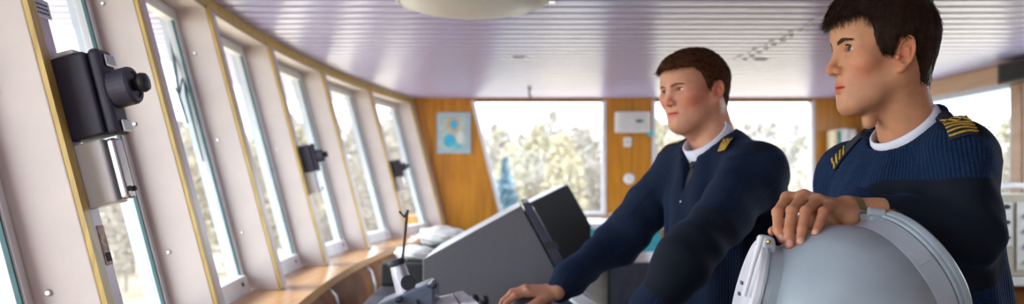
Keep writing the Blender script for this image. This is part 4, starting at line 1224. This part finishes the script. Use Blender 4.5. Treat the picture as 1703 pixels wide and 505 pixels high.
def f_knit(V):
    q = V - A3((.81, 1.755, 1.2)); ang = np.arctan2(q @ Lf, q @ Ff); U = ang * .17; Vv = V[:, 2].copy(); Pt = np.zeros(len(V))
    dU = cap(V, f_shL, f_elL, .068); dF = cap(V, f_elL, f_wrL, .05); dR = cap(V, f_shR, f_elR, .066)
    tor = ell(V, (.80, 1.755, 1.33), (.150, .175, .20), RF)
    tor = np.minimum(tor, ell(V, (.835, 1.755, 1.10), (.15, .178, .22), RF))
    m = (dU < tor) & (dU < dF); a, t = axis_uv(V, f_shL, f_elL, .066); U[m] = a[m]; Vv[m] = t[m]
    m = (dF < tor) & (dF <= dU); a, t = axis_uv(V, f_elL, f_wrL, .05); U[m] = a[m]; Vv[m] = t[m]
    m = (dR < tor); a, t = axis_uv(V, f_shR, f_elR, .06); U[m] = a[m]; Vv[m] = t[m]
    # cloth patches: shoulders, outer forearm and elbow
    Pt = np.maximum(Pt, (np.abs((V - f_elL) @ ((f_wrL - f_elL) / np.linalg.norm(f_wrL - f_elL)) - .05) < .13) * (dF < .03) * 1.0)
    s1 = cap(V, f_nb + A3((.03, -.02, .06)), f_shL + A3((.02, 0, .07)), .062) < 0
    s2 = cap(V, f_nb + A3((-.02, .03, .05)), f_shR + A3((0, 0, .065)), .058) < 0
    dd = np.linalg.norm(V - f_elL, axis=1) < .11
    Pt = np.where(s1 | s2 | dd, 1.0, Pt)
    q = V - f_ring; Pt = np.where(np.abs(q @ f_n) < .02, np.where(np.linalg.norm(q, axis=1) < .10, 0, Pt), Pt)
    return U, Vv, Pt
hand1 = dict(
    wrist=(W(1408, 345, 1.601), W(1410, 362, 1.576)), fore=W(1462, 352, 1.601),
    fingers=[[W(1309, 329, 1.573), W(1293, 353, 1.528), W(1294, 382, 1.502), W(1301, 397, 1.486)],
             [W(1337, 326, 1.563), W(1317, 350, 1.514), W(1312, 382, 1.488), W(1313, 406, 1.472)],
             [W(1360, 333, 1.553), W(1340, 351, 1.504), W(1334, 381, 1.478), W(1331, 402, 1.464)],
             [W(1381, 341, 1.550), W(1369, 352, 1.500), W(1362, 373, 1.480), W(1355, 387, 1.468)]],
    thumb=[W(1398, 358, 1.616), W(1345, 364, 1.601), W(1306, 372, 1.573), W(1285, 384, 1.543)], r=(.0092, .0094, .0090, .0080), dorsal=(-.25, -1, .1),
    pad=((W(1398, 366, 1.60), W(1336, 374, 1.57), .0125), (W(1390, 368, 1.60), W(1352, 362, 1.56), .013), (W(1350, 372, 1.575), W(1306, 378, 1.56), .0135)))
hand1b = generic_hand(f_wrR + A3((-.03, 0, -.02)), (-.6, -.2, -.75), (-.6, .3, .6), -1)
f_H = A3(W(1465, 84, 1.70))
skin1 = dict(skin=(.56, .265, .14), red=(.60, .17, .09), lip=(.58, .11, .08), stub=(.36, .22, .17), blush=.5, fat=0, nose=1.03, eye=.0052,
             neck=(-.084, -.022, -.185), ht=(.0012, .011, .0025), hl=(.012, .026), comb=(.9, .35), slant=.0,
             hx=[-.12, -.056, -.046, -.034, .004, .010, .032, .046, .054, .073, .090, .12],
             hz=[-.070, -.070, -.045, .008, .018, -.018, -.014, .010, .046, .060, .056, .052])
p1, toW1 = build_person(dict(head=skin1, rot=(math.radians(2), math.radians(0), 0), H=f_H, scale=(.92, 1.0, 1.045), hres=.0016, handres=.0014,
    hands=[hand1, hand1b], sweater=f_sweater, trousers=f_tr, bounds=((.45, 1.40, .95), (1.08, 2.12, 1.66)), sres=.0045, knit=f_knit,
    feet=[(.84, 1.63, math.radians(5)), (.83, 1.87, math.radians(-10))], seed=3, nhair=15000, nbrow=260, hairmat=M['hair_dark'], gaze=(1, .12, .02), iris=M['iris1'],
    label='young dark-haired officer in a navy ribbed sweater resting his hand on the grey dome'))
band('shirt_collar', f_ring, f_rf, Lf, f_n, .064, .069, [(.004, -.03), (.006, .006), (.002, .014), (-.002, .015), (-.001, .006), (-.002, -.03)], M['shirt'], p1)
# epaulettes
def cam_hit(fn, px, py):
    h = march(fn, (0, 0, CAM_Z), tuple(W(px, py, 1.0) - Vector((0, 0, CAM_Z))), 4, 300); return Vector(h)
def epaulette(fn, nb, sh, Fd, parent, w=.052, n=4, t0=.30, t1=1.0, stripes=(.50, .92), emblem=True, sw=.0042, name='epaulette', gold_block=False, push=None):
    nb = Vector(nb); sh = Vector(sh); ax = (sh - nb).normalized(); Fd = Vector(Fd); Fd = (Fd - ax * Fd.dot(ax)).normalized()
    up = Fd.cross(ax); up = up if up.z > 0 else -up
    if push is not None: up = -Vector(push).normalized()
    Ln = (sh - nb).length
    def q(t, s, o): return nb + ax * Ln * t + Fd * s + up * .10
    b = drape(name, fn, q(t0, -w / 2, 0), q(t1, -w / 2, 0), q(t0, w / 2, 0), q(t1, w / 2, 0), -up, .004, M['navycloth'], parent, 20, 10, .004)
    for k in range(n):
        tt = stripes[0] + (stripes[1] - stripes[0]) * k / max(1, n - 1); dt = sw / Ln
        drape('gold_stripe', fn, q(tt - dt / 2, -w / 2, 0), q(tt + dt / 2, -w / 2, 0), q(tt - dt / 2, w / 2, 0), q(tt + dt / 2, w / 2, 0), -up, .0072, M['gold'], b, 2, 16, .0025)
    if emblem:
        ta = stripes[0] - (.10 if not gold_block else .14); eh = .13 if push is None else .26; dt = sw / Ln
        for (ua, sa), (ub, sb) in (((ta - eh, 0), (ta, -w / 2)), ((ta - eh, 0), (ta, w / 2)), ((ta - eh, -w / 2), (ta + .01, 0)), ((ta - eh, w / 2), (ta + .01, 0))):
            drape('gold_braid', fn, q(ua, sa, 0), q(ua + dt, sa, 0), q(ub, sb, 0), q(ub + dt, sb, 0), -up, .0072, M['gold'], b, 2, 12, .0025)
    return b
e0 = cam_hit(f_sweater, 1589, 203); e1 = cam_hit(f_sweater, 1604, 230); en = grad(f_sweater, np.array([(e0 + e1) / 2]))[0]
epaulette(f_sweater, e0 + (e0 - e1) * .5, e1, Ff, p1, n=4, t0=-.2, t1=.97, stripes=(.55, .89), w=.047, sw=.0032, push=-en)
e0 = cam_hit(f_sweater, 1408, 252); e1 = cam_hit(f_sweater, 1392, 274); en = grad(f_sweater, np.array([(e0 + e1) / 2]))[0]
epaulette(f_sweater, e0 + (e0 - e1) * 1.0, e1, Ff, p1, n=4, t0=-.9, t1=1.08, stripes=(.50, 1.0), emblem=False, w=.046, sw=.0042, push=-(en + A3((-.6, .3, .6))))
# wristwatch
wd = (Vector(hand1['fore']) - (Vector(hand1['wrist'][0]) + Vector(hand1['wrist'][1])) / 2).normalized(); wcen = W(1421, 354, 1.594)
wt = simple('wristwatch', lambda b: lathe(b, [(.0285, -.006), (.0305, -.006), (.0305, .006), (.0285, .006), (.0285, -.006)], wcen, wd, 40), mat('olive watch strap', (.20, .18, .06), .35, .4), p1)
simple('watch_case', lambda b: lathe(b, [(0, 0), (.011, 0), (.012, .004), (.010, .007), (0, .007)], wcen + Vector((0, -.029, -.004)), (0, -1, -.15), 24), M['steel'], wt)

# ================================================== OLDER OFFICER (behind, leaning on the console)
RB = frameR(math.radians(24)); Fb = RB[:, 0]; Lb = RB[:, 1]
b_shL = A3(W(1258, 288, 2.32)); b_shR = A3(W(1130, 284, 2.62)); b_nb = A3(W(1190, 236, 2.47))
b_elL = A3(W(1146, 425, 2.12)); b_wrL = A3(W(1052, 545, 2.17))
b_elR = A3(W(1028, 398, 2.72)); b_wrR = A3(W(936, 474, 2.57))
b_ring = A3(W(1178, 235, 2.463)); tb = math.radians(41)
b_n = A3((0, 0, 1)) * math.cos(tb) + Fb * math.sin(tb); b_rf = Fb * math.cos(tb) - A3((0, 0, 1)) * math.sin(tb)
def b_sweater(P):
    d = ell(P, (.605, 2.48, 1.33), (.155, .195, .21), RB)
    d = smin(d, ell(P, (.635, 2.47, 1.08), (.18, .20, .25), RB), .10)
    d = smin(d, cap(P, b_nb - A3((-.01, 0, .040)), b_shL, .067, .082), .06)
    d = smin(d, cap(P, b_nb - A3((-.01, 0, .035)), b_shR, .070, .074), .06)
    al = smin(cap(P, b_shL, b_elL, .084, .068), cap(P, b_elL, b_wrL, .066, .046), .04)
    d = smin(d, al + folds(P, .0035, 34, 4), .022)
    ar = smin(cap(P, b_shR, b_elR, .076, .068), cap(P, b_elR, b_wrR, .068, .043), .04)
    ar = smin(ar, sph(P, b_wrR + (b_elR - b_wrR) * .16, .050), .02)
    d = smin(d, ar + folds(P, .0040, 34, 5), .022)
    aq = np.arctan2((P - A3((.63, 2.48, 0))) @ Lb, (P - A3((.63, 2.48, 0))) @ Fb)
    d = d + folds(P, .0018, 26, 6) + .0045 * np.sin(aq * 11 + 2.0 * np.sin(P[:, 2] * 9 + 1)) * (P[:, 2] < 1.50)
    q = P - b_ring; h = q @ b_n; uf = q @ b_rf; ul = q @ Lb
    rad = np.sqrt((uf / .080) ** 2 + (ul / .078) ** 2)
    hole = np.maximum((rad - 1) * .075, -(h + .055))
    v = np.maximum(np.maximum(np.abs(ul) - (.155 - uf) * .40, -(uf - .03)), -(h + .085))    # V shape at the front
    d = smax(d, -np.minimum(hole, v), .006)
    return d
b_tr = legs((.70, 2.37, .86), (.70, 2.57, .86), (.76, 2.32, .10), (.74, 2.62, .10))
def b_knit(V):
    q = V - A3((.62, 2.48, 1.2)); ang = np.arctan2(q @ Lb, q @ Fb); U = ang * .19; Vv = V[:, 2].copy(); Pt = np.zeros(len(V))
    tor = np.minimum(ell(V, (.605, 2.48, 1.33), (.155, .195, .21), RB), ell(V, (.635, 2.47, 1.08), (.18, .20, .25), RB))
    for a, b, r in ((b_shL, b_elL, .078), (b_elL, b_wrL, .056), (b_shR, b_elR, .07), (b_elR, b_wrR, .055)):
        d_ = cap(V, a, b, r); m = d_ < tor; uu, t = axis_uv(V, a, b, r); U[m] = uu[m]; Vv[m] = t[m]; tor = np.minimum(tor, d_)
    Pt = np.full(len(V), .55)
    s1 = cap(V, b_nb + A3((.02, -.02, .07)), b_shL + A3((0, 0, .08)), .07) < 0
    s2 = np.linalg.norm(V - b_elL, axis=1) < .13
    Pt = np.where(s1 | s2, 1., Pt)
    return U, Vv, Pt
hand2 = dict(
    wrist=(W(926, 486, 2.535), W(926, 479, 2.575)), fore=W(965, 462, 2.60),
    fingers=[[W(878, 487, 2.505), W(856, 492, 2.490), W(843, 503, 2.485), W(837, 514, 2.485)],
             [W(874, 481, 2.530), W(851, 487, 2.520), W(837, 500, 2.515), W(831, 512, 2.515)],
             [W(874, 479, 2.555), W(852, 485, 2.550), W(839, 498, 2.548), W(834, 509, 2.548)],
             [W(876, 480, 2.580), W(858, 487, 2.580), W(848, 498, 2.580), W(843, 507, 2.580)]],
    thumb=[W(912, 494, 2.52), W(893, 503, 2.490), W(876, 511, 2.475), W(862, 518, 2.47)], r=(.0098, .0102, .0096, .0086))
hand2b = generic_hand(b_wrL + A3((-.03, 0, -.035)), (-.75, -.1, -.4), (-.35, 0, 1), -1)
b_H = A3(W(1154, 149.5, 2.50))
_d = (A3((.600, 2.495, 1.46)) - b_H)
Rb0 = frameR(math.radians(30), math.radians(4), math.radians(3))
nloc = (Rb0.T @ _d) / A3((.95, 1.03, .95))
skin2 = dict(skin=(.58, .275, .165), red=(.64, .13, .085), lip=(.58, .12, .09), stub=(.45, .25, .19), blush=.75, fat=.014, nose=.99, eye=.0036,
             neck=tuple(nloc), ht=(.0015, .012, .000), hl=(.008, .020), comb=(.7, -.5), slant=.0,
             hx=[-.12, -.052, -.040, -.030, .003, .008, .022, .028, .040, .055, .075, .12],
             hz=[-.060, -.060, -.035, .008, .020, -.010, .008, .024, .046, .060, .064, .064])
p2, toW2 = build_person(dict(head=skin2, rot=(math.radians(30), math.radians(4), math.radians(3)), H=b_H, scale=(.95, 1.03, .935), hres=.0019, handres=.002,
    hands=[hand2, hand2b], sweater=b_sweater, trousers=b_tr, bounds=((.05, 2.0, .92), (.95, 2.85, 1.68)), sres=.006, knit=b_knit,
    feet=[(.73, 2.32, math.radians(20)), (.71, 2.62, math.radians(30))], seed=5, nhair=9000, nbrow=80, browr=1.0, hairmat=M['hair_red'], gaze=(1, -.25, -.02), iris=M['iris2'],
    label='older officer with short reddish brown hair and a black tie, leaning over the console'))
def wing(a, h, dr):      # collar points hang at the front
    f = max(0, math.cos(a)) ** 6 * (1 if abs(math.sin(a)) > .14 else .2)
    return (h - .022 * f if h < .012 else h, dr + (.006 * f if h < .012 else 0))
band('shirt_collar', b_ring, b_rf, Lb, b_n, .069, .071, [(.001, -.028), (.006, -.010), (.002, .020), (-.003, .022), (.001, .004), (-.003, -.028)], M['shirt'], p2, mod=wing)
# shirt front showing in the V, and the tie
bc = Vector(b_ring); rf_ = Vector(b_rf); nn_ = Vector(b_n); Lv_ = Vector(Lb)
def tri(b):
    P = [bc + rf_ * .02 + Lv_ * .06 - nn_ * .034, bc + rf_ * .02 - Lv_ * .06 - nn_ * .034, bc + rf_ * .148 - nn_ * .055]
    prism(b, P, nn_ * .006)
simple('shirt_front', tri, M['shirt'], p2)
def tieb(b):
    def P(u_, s_, h): return bc + rf_ * u_ + Lv_ * s_ + nn_ * h
    prism(b, [P(.064, .015, -.018), P(.064, -.015, -.018), P(.092, -.010, -.026), P(.092, .010, -.026)], nn_ * .012)
tie = simple('necktie', tieb, M['tie'], p2, bevel=.003)
def tie2(b):
    def P(u_, s_, h): return bc + rf_ * u_ + Lv_ * s_ + nn_ * h
    prism(b, [P(.088, .009, -.026), P(.088, -.009, -.026), P(.150, -.015, -.058), P(.150, .015, -.058)], nn_ * .007)
simple('tie_blade', tie2, M['tie'], tie, bevel=.002)
e0 = cam_hit(b_sweater, 1211, 234); e1 = cam_hit(b_sweater, 1203, 251); en = grad(b_sweater, np.array([(e0 + e1) / 2]))[0]
eb = epaulette(b_sweater, e0 + (e0 - e1) * .45, e1, Fb, p2, n=4, t0=.12, t1=1.1, stripes=(.66, 1.0), sw=.0075, w=.044, gold_block=True, push=-en)
epaulette(b_sweater, b_nb, b_shR, Fb, p2, n=4, t0=.40, t1=1.28, stripes=(.92, 1.15), sw=.010, w=.056, gold_block=True)
pin = march(b_sweater, (0, 0, CAM_Z), tuple(W(1133, 335, 1.0) - Vector((0, 0, CAM_Z))), 4, 200)
if pin is not None:
    simple('silver_pin', lambda b: box(b, tuple(pin - A3((.004, .003, .004))), tuple(pin + A3((.004, .003, .004)))), M['chrome'], p2, bevel=.001)
